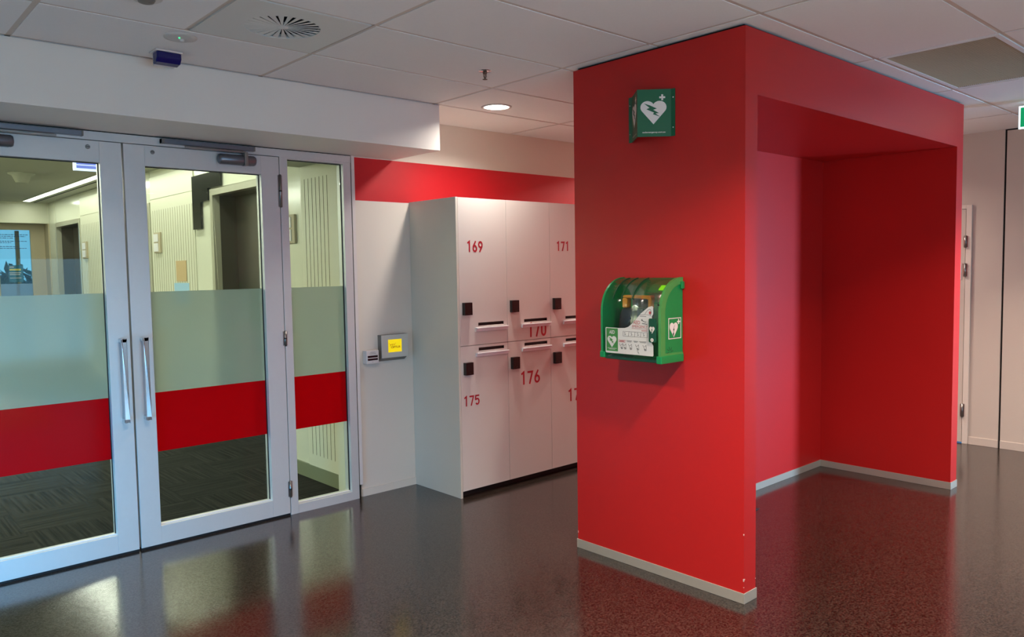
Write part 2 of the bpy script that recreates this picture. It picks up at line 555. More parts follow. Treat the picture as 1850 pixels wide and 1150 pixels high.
# bulkhead over the doors
struct(MB().box(XL, 3.207, BY, WY, 2.398, CEIL-.003).build('wall_bulkhead', 'white_paint'), 'white bulkhead above the glass doors')
# back wall with its red painted band
wb_ = MB()
wb_.box(2.868, XW, WY, WY+.09, 0, 2.095)
wb_.box(2.868, XW, WY, WY+.09, 2.095, 2.392, 1)
wb_.box(2.868, XW, WY, WY+.09, 2.392, CEIL+.02)
struct(wb_.build('wall_back', ['wall_paint', 'red_band']), 'off-white wall behind the lockers with a red painted band')
struct(MB().box(2.874, 3.334, WY-.008, WY, 0, .053).build('baseboard_back', 'wall_paint'), 'low skirting left of the lockers')
# wall to the left of the entrance
struct(MB().box(XL, .385, DY, DY+.10, 0, 2.42).build('wall_front', 'white_paint'))
# right wall: fixed part with the door, shadow gap, movable panel
wr_ = MB()
D3 = (2.391, 3.29)
wr_.box(XW, XW+.10, 2.112, D3[0], 0, CEIL+.02)
wr_.box(XW, XW+.10, D3[0], D3[1], 2.058, CEIL+.02)
wr_.box(XW, XW+.10, D3[1], WY+.09, 0, CEIL+.02)
struct(wr_.build('wall_right', 'panel_paint'), 'beige wall at the far right with a flush door')
wp_ = MB()
WIN_R = (-2.06, -1.44)
wp_.box(XW, XW+.10, WIN_R[1], 2.096, 0, CEIL-.012)
wp_.box(XW, XW+.10, YB, WIN_R[0], 0, CEIL-.012)
wp_.box(XW, XW+.10, WIN_R[0], WIN_R[1], 2.35, CEIL-.012)
struct(wp_.build('wall_right_panel', 'panel_paint'), 'beige wall panel right of the dark vertical joint')
struct(MB().box(XW+.012, XW+.09, 2.096, 2.112, 0, CEIL).box(XW+.012, XW+.09, YB, 2.1, CEIL-.012, CEIL+.004).build('trim_joint', 'gap'), 'dark shadow gap around the beige wall panel')
bb = MB()
bb.box(XW-.008, XW, 2.112, 2.345, 0, .068)
bb.box(XW-.008, XW, .4, 2.096, 0, .068)
struct(bb.build('baseboard_right', 'panel_paint', bevel=.002))
# left and rear walls (behind the camera) with their daylight windows
lw = MB()
WL = (1.0, 3.8)
lw.box(XL-.1, XL, YB, WL[0], 0, CEIL+.02)
lw.box(XL-.1, XL, WL[1], WY+.09, 0, CEIL+.02)
lw.box(XL-.1, XL, WL[0], WL[1], 1.04, CEIL+.02)
struct(lw.build('wall_left', 'white_paint'))
rw = MB()
RWX = (-.6, 3.4)
rw.box(XL-.1, RWX[0], YB-.1, YB, 0, CEIL+.02)
rw.box(RWX[1], XW+.1, YB-.1, YB, 0, CEIL+.02)
rw.box(RWX[0], RWX[1], YB-.1, YB, 1.90, CEIL+.02); rw.box(RWX[0], RWX[1], YB-.1, YB, 0, .30)
struct(rw.build('wall_rear', 'white_paint'))
wf = MB()
for yy in (WL[0]+.02, (WL[0]+WL[1])/2, WL[1]-.02): wf.box(XL-.06, XL-.01, yy-.02, yy+.02, 0, 1.04)
wf.box(XL-.06, XL-.01, WL[0], WL[1], 0, .04); wf.box(XL-.06, XL-.01, WL[0], WL[1], 1.00, 1.04)
struct(wf.build('window_2', 'silver_frame'))
wf = MB()
for k in range(5):
    xx = RWX[0]+.02+(RWX[1]-RWX[0]-.04)*k/4; wf.box(xx-.02, xx+.02, YB-.06, YB-.01, .3, 1.90)
wf.box(RWX[0], RWX[1], YB-.06, YB-.01, .3, .34); wf.box(RWX[0], RWX[1], YB-.06, YB-.01, 1.86, 1.90)
struct(wf.build('window_3', 'silver_frame'))
wf = MB()
for yy in (WIN_R[0]+.015, WIN_R[1]-.015): wf.box(XW+.02, XW+.07, yy-.015, yy+.015, 0, 2.35)
wf.box(XW+.02, XW+.07, WIN_R[0], WIN_R[1], 2.32, 2.35)
struct(wf.build('window_4', 'silver_frame'))

# ------------------------------------------------------------------ glazed entrance
LE0, LE1, RE0, RE1 = 0.440, 1.3665, 1.3775, 2.308
tf = MB()
tf.box(.385, 2.835, DY, DY+.10, 2.345, 2.392)
tf.box(.385, .436, DY, DY+.10, 0, 2.345)
tf.box(2.313, 2.367, DY, DY+.10, 0, 2.345)
tr1 = struct(tf.build('trim_1', 'silver_frame', bevel=.0015), 'silver head and posts of the glazed entrance')
struct(MB().box(.385, 2.842, DY+.012, DY+.10, 2.392, 2.40).box(2.835, 2.842, DY+.012, DY+.09, 0, 2.392).box(2.842, 2.868, DY+.04, DY+.11, 0, .095).build('trim_2', 'gap'), 'black shadow gap round the entrance frame')
struct(MB().box(2.843, 2.868, DY+.006, DY+.10, .095, 2.397).build('trim_3', 'plastic_white', bevel=.001), 'thin white strip beside the entrance frame')
# sidelight
sl = MB()
sl.box(2.368, 2.834, DY+.004, DY+.09, 2.334, 2.345)
sl.box(2.776, 2.834, DY+.002, DY+.09, .0, 2.345)
sl.box(2.368, 2.776, DY+.002, DY+.09, 0, .060)
w1 = struct(sl.build('window_1', 'silver_frame', bevel=.0012), 'narrow glazed side panel right of the double doors')
GY = DY+.045


def glazing(root, x0, x1, z0, z1):
    g = MB().box(x0, x1, GY, GY+.006, z0, z1).build('glass_pane', 'clear_glass', root)
    MB().box(x0+.001, x1-.001, GY-.0016, GY-.0004, .908, 1.5015).build('frosted_band', 'frost_film', g)
    MB().box(x0+.001, x1-.001, GY-.0018, GY-.0002, .556, .9075).build('red_band', 'red_film', g)
    k = MB(); w = .004
    for b in ((x0, x0+w, z0, z1), (x1-w, x1, z0, z1), (x0, x1, z1-w, z1)):
        k.box(b[0], b[1], GY-.012, GY-.002, b[2], b[3])
    k.build('gasket', 'gasket', root)
    MB().box(x0, x1, GY-.020, GY-.004, z0, z0+.005).build('glazing_bead', 'ledge_white', root)


glazing(w1, 2.368, 2.776, .062, 2.333)


def door_leaf(name, x0, x1, label, mirror):
    """mirror False: hinges on the right side (x1)"""
    hs, ms = .121, .113
    gx0, gx1 = (x0+ms, x1-hs) if not mirror else (x0+hs, x1-ms)
    zt, zb = 2.224, .122
    d = MB()
    y1 = DY+.075
    d.box(x0, gx0, DY, y1, .014, 2.341); d.box(gx1, x1, DY, y1, .014, 2.341)
    d.box(gx0, gx1, DY+.0006, y1, zt, 2.341); d.box(gx0, gx1, DY+.0006, y1, .014, zb)
    root = struct(d.build(name, 'silver_frame', bevel=.0012), label)
    MB().box(x0, x1, DY+.008, y1-.005, 0.0005, .014).build('door_seal', 'gasket', root)
    glazing(root, gx0, gx1, zb, zt)
    # pull handle
    hx = x0+.043 if not mirror else x1-.062
    w, dp = .026, .065
    h = MB()
    h.box(hx, hx+w, DY-dp, DY-dp+.016, .768, 1.244)
    h.box(hx, hx+w, DY-dp, DY, 1.222, 1.244); h.box(hx, hx+w, DY-dp, DY, .768, .790)
    h.build('pull_handle', 'chrome', root, bevel=.003)
    # hinges
    hxp = x1+.003 if not mirror else x0-.003
    for (za, zb_) in ((2.02, 2.23), (1.122, 1.223), (.121, .231)):
        hm = MB()
        hm.cyl((hxp, DY-.006, za), (hxp, DY-.006, zb_), .0075, 12)
        hm.cyl((hxp, DY-.006, (za+zb_)/2-.004), (hxp, DY-.006, (za+zb_)/2+.004), .009, 12, 1)
        hm.box(hxp-.014, hxp+.014, DY-.003, DY, za+.004, zb_-.004)
        hm.build('hinge', ['steel', 'gasket'], root)
    # top bolt screw
    bx = x0+.157 if not mirror else x1-.170
    bm_ = MB().lathe([(.012, 0), (.012, .004), (.009, .006)], (bx, DY+.001, 2.305), (0, -1, 0), 20)
    bm_.box(bx-.009, bx+.009, DY-.006, DY-.004, 2.304, 2.307, 1)
    bm_.build('bolt_cover', ['steel', 'gasket'], root)
    # overhead closer with its slide track and arm
    sgn = -1 if not mirror else 1
    ex = x1 if not mirror else x0

    def X(d): return ex+sgn*d
    c = MB()
    xa, xb = X(.405), X(.168)
    lo, hi = min(xa, xb), max(xa, xb)
    prof = [(.010, 0), (.026, .004), (.031, .014), (.031, hi-lo-.014), (.026, hi-lo-.004), (.010, hi-lo)]
    c.lathe(prof, (lo, DY-.030, 2.297), (1, 0, 0), 24)
    c.box(lo+.02, hi-.02, DY-.022, DY, 2.268, 2.326)
    clo = c.build('door_closer', 'closer_metal', root)
    px = X(.240)
    s = MB().box(px-.011, px+.011, DY-.066, DY-.02, 2.262, 2.345).build('closer_spindle', 'steel', clo, bevel=.003)
    t = MB(); ta, tb = X(.731), X(.169)
    lo2, hi2 = min(ta, tb), max(ta, tb)
    t.box(lo2, hi2, DY-.036, DY, 2.358, 2.384)
    t.box(lo2, lo2+.016, DY-.038, DY, 2.357, 2.385, 1); t.box(hi2-.010, hi2, DY-.038, DY, 2.357, 2.385, 1)
    t.build('slide_track', ['closer_metal', 'tablet_dark'], clo, bevel=.002)
    a = MB(); p0, p1 = X(.60), X(.232)
    lo3, hi3 = min(p0, p1), max(p0, p1)
    a.box(lo3, hi3, DY-.040, DY-.028, 2.342, 2.352)
    a.build('closer_arm', 'steel', clo, bevel=.002)
    return root


door_leaf('door_1', LE0, LE1, 'left silver-framed glass door leaf cut by the left edge', True)
door_leaf('door_2', RE0, RE1, 'right silver-framed glass door leaf beside the side panel', False)

# ------------------------------------------------------------------ red alcove
AX0, AX1, AY0, AY1 = 3.222, 6.027, 1.949, 3.017
NX0, NX1, NY = 3.326, 5.914, 2.900
ZT, ZL = 2.686, 2.390
alc = thing('red_alcove', 'red painted walk-in alcove with open front and pale skirting', 'alcove', ((AX0+AX1)/2, (AY0+AY1)/2, 0))
sp = MB().box(AX0, NX0, AY0, AY1, .012, ZT)
# small chips in the paint of the near corner
sp.box(AX0-.0006, AX0+.003, AY0-.0006, AY0+.004, .108, .121, 1)
sp.box(AX0+.006, AX0+.009, AY0-.0006, AY0+.002, .114, .119, 1)
sp.box(AX0-.0006, AX0+.003, AY0-.0006, AY0+.003, .078, .081, 1)
sp.box(AX0-.0006, AX0+.002, AY0-.0006, AY0+.003, .330, .338, 1)
sp.box(NX0-.003, NX0+.0006, AY0-.0006, AY0+.003, .094, .098, 1)
sp.box(AX0-.0006, AX0+.003, AY1-.004, AY1+.0006, .085, .097, 1)
sp.build('side_panel', ['red_paint', 'chip'], alc)
MB().box(NX1, AX1, AY0, AY1, .012, ZT).build('side_panel', 'red_paint', alc)
MB().box(NX0, NX1, NY, AY1, .012, ZT).build('back_panel', 'red_paint', alc)
MB().box(NX0, NX1, AY0, NY, ZL, ZT).build('lintel', 'red_paint', alc)
k = .005
for b in ((AX0-k, NX0+k, AY0-k, AY0), (AX0-k, AX0, AY0, AY1), (NX0, NX0+k, AY0, NY), (NX0+k, NX1-k, NY-k, NY), (NX1-k, NX1, AY0, NY), (NX1-k, AX1+k, AY0-k, AY0), (AX1, AX1+k, AY0, AY1), (AX0-k, AX1+k, AY1, AY1+k)):
    MB().box(*b, 0, .051).build('skirting_board', 'skirting', alc, bevel=.0015)
MB().box(AX0+.02, AX1-.02, AY0+.02, AY1-.02, ZT-.002, CEIL-.0015).build('shadow_gap', 'gap', alc)

# ------------------------------------------------------------------ lockers
LY = 4.236
LB = 4.785
PX0, PW = 3.352, .4435
tag(MB().box(3.334, 3.352, LY, LB-.001, 0, 2.10).build('end_panel', 'locker_side', bevel=.001), 'tall pale end panel closing the left side of the lockers', 'panel')
tag(MB().box(3.353, PX0+3*PW, LY+.045, LB-.01, 0, .044).build('plinth', 'black'), 'low black plinth under the row of lockers', 'plinth')


def locker(col, upper, number, nx, nz, nw, nh, label):
    x0 = PX0+col*PW; x1 = x0+PW
    z0, z1 = (1.070, 2.100) if upper else (.045, 1.069)
    g = .0015
    t = thing('locker', label, 'locker', ((x0+x1)/2, (LY+LB)/2, z0), 'numbered lockers')
    c = MB()
    c.box(x0, x0+.015, LY+.019, LB-.001, z0, z1); c.box(x1-.015, x1, LY+.019, LB-.001, z0, z1)
    c.box(x0+.015, x1-.015, LY+.019, LB-.001, z0, z0+.015); c.box(x0+.015, x1-.015, LY+.019, LB-.001, z1-.015, z1)
    c.box(x0+.015, x1-.015, LB-.012, LB-.001, z0+.015, z1-.015)
    c.build('carcass', 'locker_side', t)
    # door with the mail slot cut out
    zs = 1.204 if upper else 1.027
    xs0, xs1 = x0+.167, x0+.405
    d = MB()
    d.box(x0+g, x1-g, LY, LY+.018, z0+g, zs); d.box(x0+g, x1-g, LY, LY+.018, zs+.022, z1-g)
    d.box(x0+g, xs0, LY, LY+.018, zs, zs+.022); d.box(xs1, x1-g, LY, LY+.018, zs, zs+.022)
    dr = d.build('door', 'locker_white', t)
    m = MB().box(xs0, xs1, LY+.010, LY+.020, zs, zs+.022)
    m.box(xs0, xs0+.004, LY-.001, LY+.011, zs, zs+.022); m.box(xs1-.004, xs1, LY-.001, LY+.011, zs, zs+.022)
    m.box(xs0, xs1, LY-.001, LY+.011, zs+.018, zs+.022)
    m.build('mail_slot', 'black', dr)
    zl = 1.165 if upper else .987
    ld = MB().box(x0+.137, x0+.4385, LY-.024, LY, zl+.019, zl+.027)
    ld.box(x0+.137, x0+.4385, LY-.014, LY, zl, zl+.019)
    ld.build('handle_ledge', 'ledge_white', dr, bevel=.0015)
    zk = 1.285 if upper else .867
    kx = x0+.025
    kp = MB().box(kx, kx+.068, LY-.030, LY, zk, zk+.087)
    kd = kp
    for a in range(3):
        for b in range(4):
            kd.box(kx+.017+a*.014, kx+.022+a*.014, LY-.0312, LY-.029, zk+.030+b*.013, zk+.033+b*.013, 1)
    kd.box(kx+.024, kx+.044, LY-.034, LY-.029, zk+.008, zk+.014)
    kd.build('keypad', ['keypad', 'key_dot'], dr, bevel=.0012)
    return t, dr, (nx, nz, nw, nh, number)


locks = [
    locker(0, True, '169', 3.427, 1.723, .144, .077, 'upper white locker numbered 169, beside the end panel'),
    locker(1, True, '170', 3.998, 1.088, .194, .105, 'upper white locker in the middle column, 170 half hidden under its ledge'),
    locker(2, True, '171', 4.314, 1.734, .141, .072, 'upper white locker numbered 171, partly behind the red alcove'),
    locker(0, False, '175', 3.374, .645, .143, .072, 'lower white locker numbered 175, beside the end panel'),
    locker(1, False, '176', 3.917, .737, .200, .098, 'lower white locker numbered 176 in the middle column'),
    locker(2, False, '177', 4.424, .549, .200, .098, 'lower white locker whose number is cut off by the red alcove'),
]
for t, dr, (nx, nz, nw, nh, s) in locks:
    nb = MB()
    cw = nw/(3+2*.22)
    for i, ch in enumerate(s): digit(nb, ch, i*cw*1.22, cw, nh, (nx, LY, nz), RX, UZ, .0008)
    nb.build('number', 'locker_number', dr)

# ------------------------------------------------------------------ wall tablet and break-glass unit
tb = thing('wall_tablet', 'silver wall-mounted panel with a small yellow screen', 'control panel', (3.147, WY, .96))
b = MB()
b.prism([(0, 1.142), (-.046, 1.142), (-.046, .985), (0, .952)], (3.034, WY, 0), (0, 1, 0), (0, 0, 1), .226)
bo = b.build('housing', 'tablet_dark', tb)
fp = MB()
x0, x1, z0, z1 = 3.034, 3.260, .978, 1.142
yf = WY-.052
fp.box(x0, 3.088, yf, yf+.006, z0, z1); fp.box(3.205, x1, yf, yf+.006, z0, z1)
fp.box(3.088, 3.205, yf, yf+.006, z0, 1.016); fp.box(3.088, 3.205, yf, yf+.006, 1.108, z1)
fp.build('faceplate', 'tablet_metal', tb)
sc = MB().box(3.088, 3.205, yf+.003, yf+.006, 1.016, 1.108)
so = sc.build('screen', 'screen_yellow', tb)
so['label'] = 'lit yellow screen'
tx = MB()
text_bm(tx, "'yes'", (3.098, yf+.003, 1.064), RX, UZ, .018, fit=.056, t=.0004)
text_bm(tx, 'OPTUS', (3.113, yf+.003, 1.044), RX, UZ, .015, fit=.080, bold=.03, t=.0004)
tx.build('screen_lettering', 'screen_ink', so)

bg = thing('break_glass_unit', 'small white emergency release box with black windows left of the silver panel', 'alarm box', (2.965, WY, .95))
b = MB().box(2.906, 3.008, WY-.052, WY, .948, 1.042)
b.build('housing', 'plastic_white', bg, bevel=.004)
fy = WY-.052
w = MB().box(2.916, 2.998, fy-.0012, fy+.001, .972, 1.006)
w.build('window_pane', 'glass_black', bg)
w = MB().box(2.914, 3.000, fy-.003, fy, .986, .991)
w.build('bar', 'plastic_white', bg)
w = MB()
text_bm(w, 'EMERGENCY', (2.938, fy, 1.026), RX, UZ, .006, fit=.040, t=.0004)
w.build('lettering', 'label_ink', bg)
w = MB()
text_bm(w, 'DOOR RELEASE', (2.932, fy, 1.016), RX, UZ, .006, fit=.050, t=.0004)
w.build('lettering', 'label_ink', bg)
w = MB()
w.lathe([(.002, 0), (.002, .001)], (2.957, fy, .960), (0, -1, 0), 10)
w.build('pilot_dot', 'label_ink', bg)

AX0 -= .0015      # fittings stand a hair off the painted face
# ------------------------------------------------------------------ AED wall sign (V shaped)
SYL, SYR, SXA, SYA, SZ0, SZ1 = 2.624, 2.334, 3.100, 2.474, 2.244, 2.474
sg = thing('aed_sign', 'green V-shaped sign with a white heart and lightning bolt', 'sign', (AX0, 2.48, SZ0))


def fold(mb, pts, mi=0):
    vs = [(x, y, z) for (x, y) in pts for z in (SZ0, SZ1)]
    n = len(pts)
    mb._add(vs, [(2*i, 2*i+1, 2*i+3, 2*i+2) for i in range(n-1)], mi)


t2 = .0025
outer = [(AX0-.002, SYL), (AX0-.004, SYL-.022), (SXA, SYA), (AX0-.004, SYR+.022), (AX0-.002, SYR)]
fold_b = MB()
poly = outer+[(AX0, SYR), (AX0-.001, SYR+.024), (SXA+.004, SYA), (AX0-.001, SYL-.024), (AX0, SYL)]
fold_b.prism([(p[0], p[1]) for p in poly], (0, 0, SZ0), (1, 0, 0), (0, 1, 0), SZ1-SZ0)
so = fold_b.build('plate', 'green_sign', sg)
for (pa, pb, nm) in ((Vector((SXA, SYA, 0)), Vector((AX0-.004, SYR+.022, 0)), 'r'), (Vector((AX0-.004, SYL-.022, 0)), Vector((SXA, SYA, 0)), 'l')):
    r = (pb-pa).normalized(); W = (pb-pa).length
    o = pa+Vector((0, 0, SZ0))
    n = r.cross(Vector(UZ))
    d = MB()
    hc = (W*.48, .117)
    d.prism(heart_pts(hc[0], hc[1], .128, .114), o, r, UZ, .0006)
    d.prism(cross_pts(W*.74, .190, .0145, .0045), o, r, UZ, .0006)
    text_bm(d, 'aedemergency.com.au', o+r*(W*.15)+Vector((0, 0, .018)), r, UZ, .0075, fit=W*.68, bold=.02, t=.0006)
    do = d.build('pictogram', 'sign_white', so)
    d = MB()
    d.prism(bolt_pts(hc[0]-.007, hc[1]+.012, .080, .066), o, r, UZ, .0006, base=.0007)
    d.build('bolt_mark', 'green_sign', so)
for (yy) in (SYL-.010, SYR+.010):
    for zz in (SZ0+.042, SZ1-.042):
        MB().lathe([(.0035, 0), (.0025, .0025)], (AX0-.0035, yy, zz), (-1, 0, 0), 12).build('screw', 'sign_white', sg)

# ------------------------------------------------------------------ AED cabinet
CY0, CY1, CZ0, CZ1 = 2.290, 2.672, 1.144, 1.549      # right side, left side, bottom, top
cab = thing('aed_cabinet', 'green wall cabinet with clear curved cover holding a defibrillator', 'cabinet', (AX0, (CY0+CY1)/2, CZ0))


def side_profile(inset=0.0, front=3.041):
    """(x, z) outline of the side: flat front curving back to the wall at the top"""
    pts = [(AX0, CZ0+inset), (front+inset, CZ0+inset)]
    zc = 1.378
    a, b_ = AX0-front-inset-.008, CZ1-zc-inset
    for i in range(13):
        t = PI/2*i/12
        pts.append((AX0-.008-a*math.cos(t), zc+b_*math.sin(t)))
    pts.append((AX0, CZ1-inset))
    return pts


def side_plate(y0, y1, prof, mb, mi=0):
    # prism along +y from y0 to y1 ; plane axes r=(1,0,0), u=(0,0,1) -> n=-y
    mb.prism(prof, (0, y1, 0), (1, 0, 0), (0, 0, 1), y1-y0, mi)


b = MB()
b.box(AX0-.012, AX0, CY0+.004, CY1-.004, CZ0, CZ1-.004)            # back plate
b.box(3.060, AX0-.012, CY0+.02, CY1-.02, CZ0+.012, CZ0+.022)       # inner floor
b.build('back_shell', 'aed_green', cab, bevel=.002)
# right side: rim and recessed plate
rim = MB()
po = side_profile(); pi_ = side_profile(.034)
outer_ = po; inner_ = [(AX0, CZ0+.036)]+[(p[0], max(p[1], CZ0+.036)) for p in pi_[1:-1]]+[(AX0, CZ1-.056)]
n = len(outer_)
vs = [(p[0], CY0, p[1]) for p in outer_]+[(p[0], CY0, p[1]) for p in inner_]+[(p[0], CY0+.016, p[1]) for p in outer_]+[(p[0], CY0+.016, p[1]) for p in inner_]
fs = []
for i in range(n-1):
    fs += [(i, i+1, n+i+1, n+i), (2*n+i, 3*n+i, 3*n+i+1, 2*n+i+1), (i, 2*n+i, 2*n+i+1, i+1), (n+i, n+i+1, 3*n+i+1, 3*n+i)]
rim._add(vs, fs)
rim.build('side_rim', 'aed_green_rim', cab)
pl = MB(); side_plate(CY0+.003, CY0+.014, inner_, pl)
plo = pl.build('side_plate', 'aed_green', cab)
lp = MB(); side_plate(CY1-.012, CY1, side_profile(), lp)
lp.build('side_plate', 'aed_green', cab)
# sign on the right side
so_ = Vector((3.104, CY0+.003, 1.248))
d = MB()
W, Hh = .103, .103
for bx in ((0, W, 0, .004), (0, W, Hh-.004, Hh), (0, .004, .004, Hh-.004), (W-.004, W, .004, Hh-.004)):
    d.rect(*bx, so_, RX, UZ, .0008)
d.prism(heart_pts(.043, .044, .066, .072), so_, RX, UZ, .0008)
d.prism(cross_pts(.083, .083, .0125, .0036), so_, RX, UZ, .0008)
dm = d.build('pictogram', 'sign_white', plo)
d = MB()
d.prism([(.049, .068), (.036, .042), (.043, .043), (.037, .026), (.033, .026), (.041, .012), (.045, .030), (.041, .029), (.048, .050), (.042, .049)], so_, RX, UZ, .0008, base=.0009)
d.build('bolt_mark', 'aed_green_dark', plo)
d = MB()
# loudspeaker slots under the sign
for kx in range(8):
    a = kx*PI/4+.2
    c0 = Vector((.012, -.062)); dr_ = Vector((math.cos(a), math.sin(a))); nn = Vector((-dr_.y, dr_.x))*.0014
    p0 = c0+dr_*.008; p1 = c0+dr_*.026
    d.prism([tuple(p0+nn), tuple(p0-nn), tuple(p1-nn), tuple(p1+nn)], so_, RX, UZ, .0006)
d.build('speaker_slots', 'aed_green_dark', plo)
d = MB().rect(-.010, .030, -.093, -.085, so_, RX, UZ, .0008)
d.build('sticker', 'sign_white', plo)
# base strip, hinge ears
bs = MB().box(3.036, AX0, CY0-.005, CY0+.026, CZ0-.012, CZ0+.026)
bs.build('base_bracket', 'aed_green', cab, bevel=.004)
bs = MB().box(3.036, AX0, CY1-.026, CY1+.005, CZ0-.004, CZ0+.028)
bs.build('base_bracket', 'aed_green', cab, bevel=.004)
bs = MB().box(3.050, AX0, CY0+.02, CY1-.02, CZ0-.010, CZ0+.012)
bs.build('base_tray', 'aed_green_dark', cab, bevel=.003)
MB().box(AX0-.022, AX0, CY0-.010, CY0+.002, 1.492, 1.528).build('hinge', 'aed_green', cab, bevel=.003)
MB().lathe([(.0045, 0), (.0045, .003)], (3.040, CY0+.012, 1.418), (-1, 0, 0), 14).build('lock_pin', 'black', cab)
# the clear cover: curved sheet with ribs
cv = MB()
pf = side_profile(0.004)[1:]
yl, yr = CY1-.012, CY0+.016
vs = []; fs = []
for (x, z) in pf: vs += [(x, yl, z), (x, yr, z)]
for i in range(len(pf)-1): fs.append((2*i, 2*i+1, 2*i+3, 2*i+2))
cv._add(vs, fs, 0, True)
cvo = cv.build('clear_cover', 'aed_clear', cab)
cvo['label'] = 'clear curved plastic cover'
sm = cvo.modifiers.new('thick', 'SOLIDIFY'); sm.thickness = .003; sm.offset = 0
for yy in (2.60, 2.545, 2.475):
    rb = MB(); a, c2 = [], []
    pp = side_profile(-.0005)[5:14]; pq = side_profile(.005)[5:14]
    kk = len(pp)
    vs = [(x, yy-.0015, z) for x, z in pp]+[(x, yy+.0015, z) for x, z in pp]+[(x, yy-.0015, z) for x, z in pq]+[(x, yy+.0015, z) for x, z in pq]
    fs = []
    for i in range(kk-1):
        fs += [(i, i+1, kk+i+1, kk+i), (i, 2*kk+i, 2*kk+i+1, i+1), (kk+i, kk+i+1, 3*kk+i+1, 3*kk+i)]
    rb._add(vs, fs); rb.build('cover_rib', 'aed_green_dark', cvo)
# raised inner green mask at the right, lamp housing and status lamp
MB().box(3.075, AX0-.012, CY0+.018, CY0+.070, CZ0+.02, 1.43).build('inner_mask', 'aed_green', cab, bevel=.006)
mk = MB()
prof = [(AX0-.012, 1.535), (3.125, 1.515), (3.085, 1.480), (3.085, 1.472), (AX0-.012, 1.470)]
mk.prism(prof, (0, CY0+.115, 0), (1, 0, 0), (0, 0, 1), .098)
mk.build('lamp_housing', 'aed_green', cab, bevel=.004)
o = Vector((3.0905, 0, 1.4895))
MB().prism([(0, 0), (.024, .020), (.024, .024), (0, .004)], (3.092, CY0+.052, 1.487), (1, 0, 0), (0, 0, 1), .027).build('status_lamp', 'led_green', cab)
# instruction label on the front of the cover
LX = 3.0415
lo = Vector((LX, 2.640, 1.167)); r = Vector(RY)
pts = [(0, .004), (.004, 0), (.300, 0), (.304, .004), (.304, .052), (.296, .062), (.296, .196), (.304, .206), (.304, .240), (.298, .245), (.276, .240), (.258, .228), (.226, .205), (.200, .178), (.176, .156), (.150, .138), (.128, .131), (.084, .129), (.004, .130), (0, .126)]
lb = MB().prism(pts, lo, r, UZ, .0006)
lbo = lb.build('instruction_label', 'label_white', cvo)
lbo['label'] = 'white instruction label with a green first panel'
d = MB().rect(.006, .082, .010, .126, lo, r, UZ, .0005, base=.0007)
d.build('label_panel', 'label_green', cvo)
d = MB()
d.prism(heart_pts(.043, .058, .060, .058), lo, r, UZ, .0005, base=.0013)
text_bm(d, 'AED', lo+r*.026+Vector((0, 0, .098)), r, UZ, .0175, fit=.036, bold=.02, t=.0018)
d.rect(.014, .074, .0235, .0255, lo, r, UZ, .0005, base=.0013); d.rect(.024, .064, .0185, .0205, lo, r, UZ, .0005, base=.0013)
d.build('label_heart', 'label_white', cvo)
d = MB().prism(bolt_pts(.040, .064, .038, .034), lo, r, UZ, .0005, base=.0019)
d.build('label_bolt', 'label_green', cvo)
d = MB()
text_bm(d, 'AED', lo+r*.180+Vector((0, 0, .153)), r, UZ, .0175, fit=.044, bold=.004, t=.0012)
d.build('label_heading', 'label_red', cvo)
d = MB()
text_bm(d, 'EMERGENCY', lo+r*.174+Vector((0, 0, .136)), r, UZ, .0125, fit=.096, t=.0012)
d.build('label_heading', 'label_red', cvo)
d = MB()
d.rect(.172, .270, .130, .1315, lo, r, UZ, .0005, base=.0007); d.rect(.232, .268, .121, .1235, lo, r, UZ, .0005, base=.0007)
d.build('label_rule', 'label_red', cvo)
d = MB()
for (a, b2, z) in ((.087, .132, .068), (.087, .130, .060), (.095, .122, .064)): d.rect(a, b2, z-.0012, z+.0012, lo, r, UZ, .0005, base=.0007)
d.build('label_red_print', 'label_red', cvo)
d = MB()
d.prism([(.278, .214), (.284, .220), (.291, .217), (.292, .210), (.285, .203), (.279, .208)], lo, r, UZ, .0005, base=.0007)
d.build('label_map', 'label_red', cvo)
d = MB()


def line(p, q, w):
    p = Vector(p); q = Vector(q); t = (q-p).normalized(); nn = Vector((-t.y, t.x))*w/2
    d.prism([tuple(p+nn), tuple(p-nn), tuple(q-nn), tuple(q+nn)], lo, r, UZ, .0005, base=.0007)


def path(ps, w):
    for p, q in zip(ps, ps[1:]): line(p, q, w)


path([(.222, .200), (.254, .2015), (.258, .210), (.266, .220), (.275, .226), (.283, .230), (.290, .226), (.293, .214), (.290, .203), (.287, .196)], .0016)
path([(.258, .2015), (.287, .2015)], .0014)
line((.222, .193), (.262, .193), .0022)
path([(.232, .176), (.243, .170), (.256, .165), (.262, .167)], .003); path([(.236, .158), (.262, .156), (.266, .153)], .003)
path([(.231, .175), (.236, .179), (.240, .175), (.235, .171), (.231, .175)], .0016)
path([(.116, .090), (.268, .090), (.268, .114), (.116, .114), (.116, .090)], .0012)
for x in (.150, .188, .226): line((x, .0905), (x+.004, .1135), .0012)
for x in (.122, .164, .204, .240): path([(x, .108), (x+.008, .108)], .002); path([(x+.004, .104), (x+.010, .098), (x+.002, .096)], .0016)
for x0_, x1_ in ((.138, .172), (.182, .210), (.218, .262)):
    line((x0_, .068), (x1_, .068), .0022); line((x0_+.004, .063), (x1_-.004, .063), .0018)
for x in (.092, .114, .150, .194, .240):
    path([(x, .052), (x+.006, .040), (x+.014, .046), (x+.020, .052), (x+.022, .026), (x+.012, .024), (x+.008, .036)], .0014)
    path([(x+.010, .034), (x+.018, .030), (x+.014, .026)], .0028)
path([(.204, .018), (.214, .016), (.210, .011), (.218, .008)], .0014)
d.build('label_ink_print', 'label_ink', cvo)
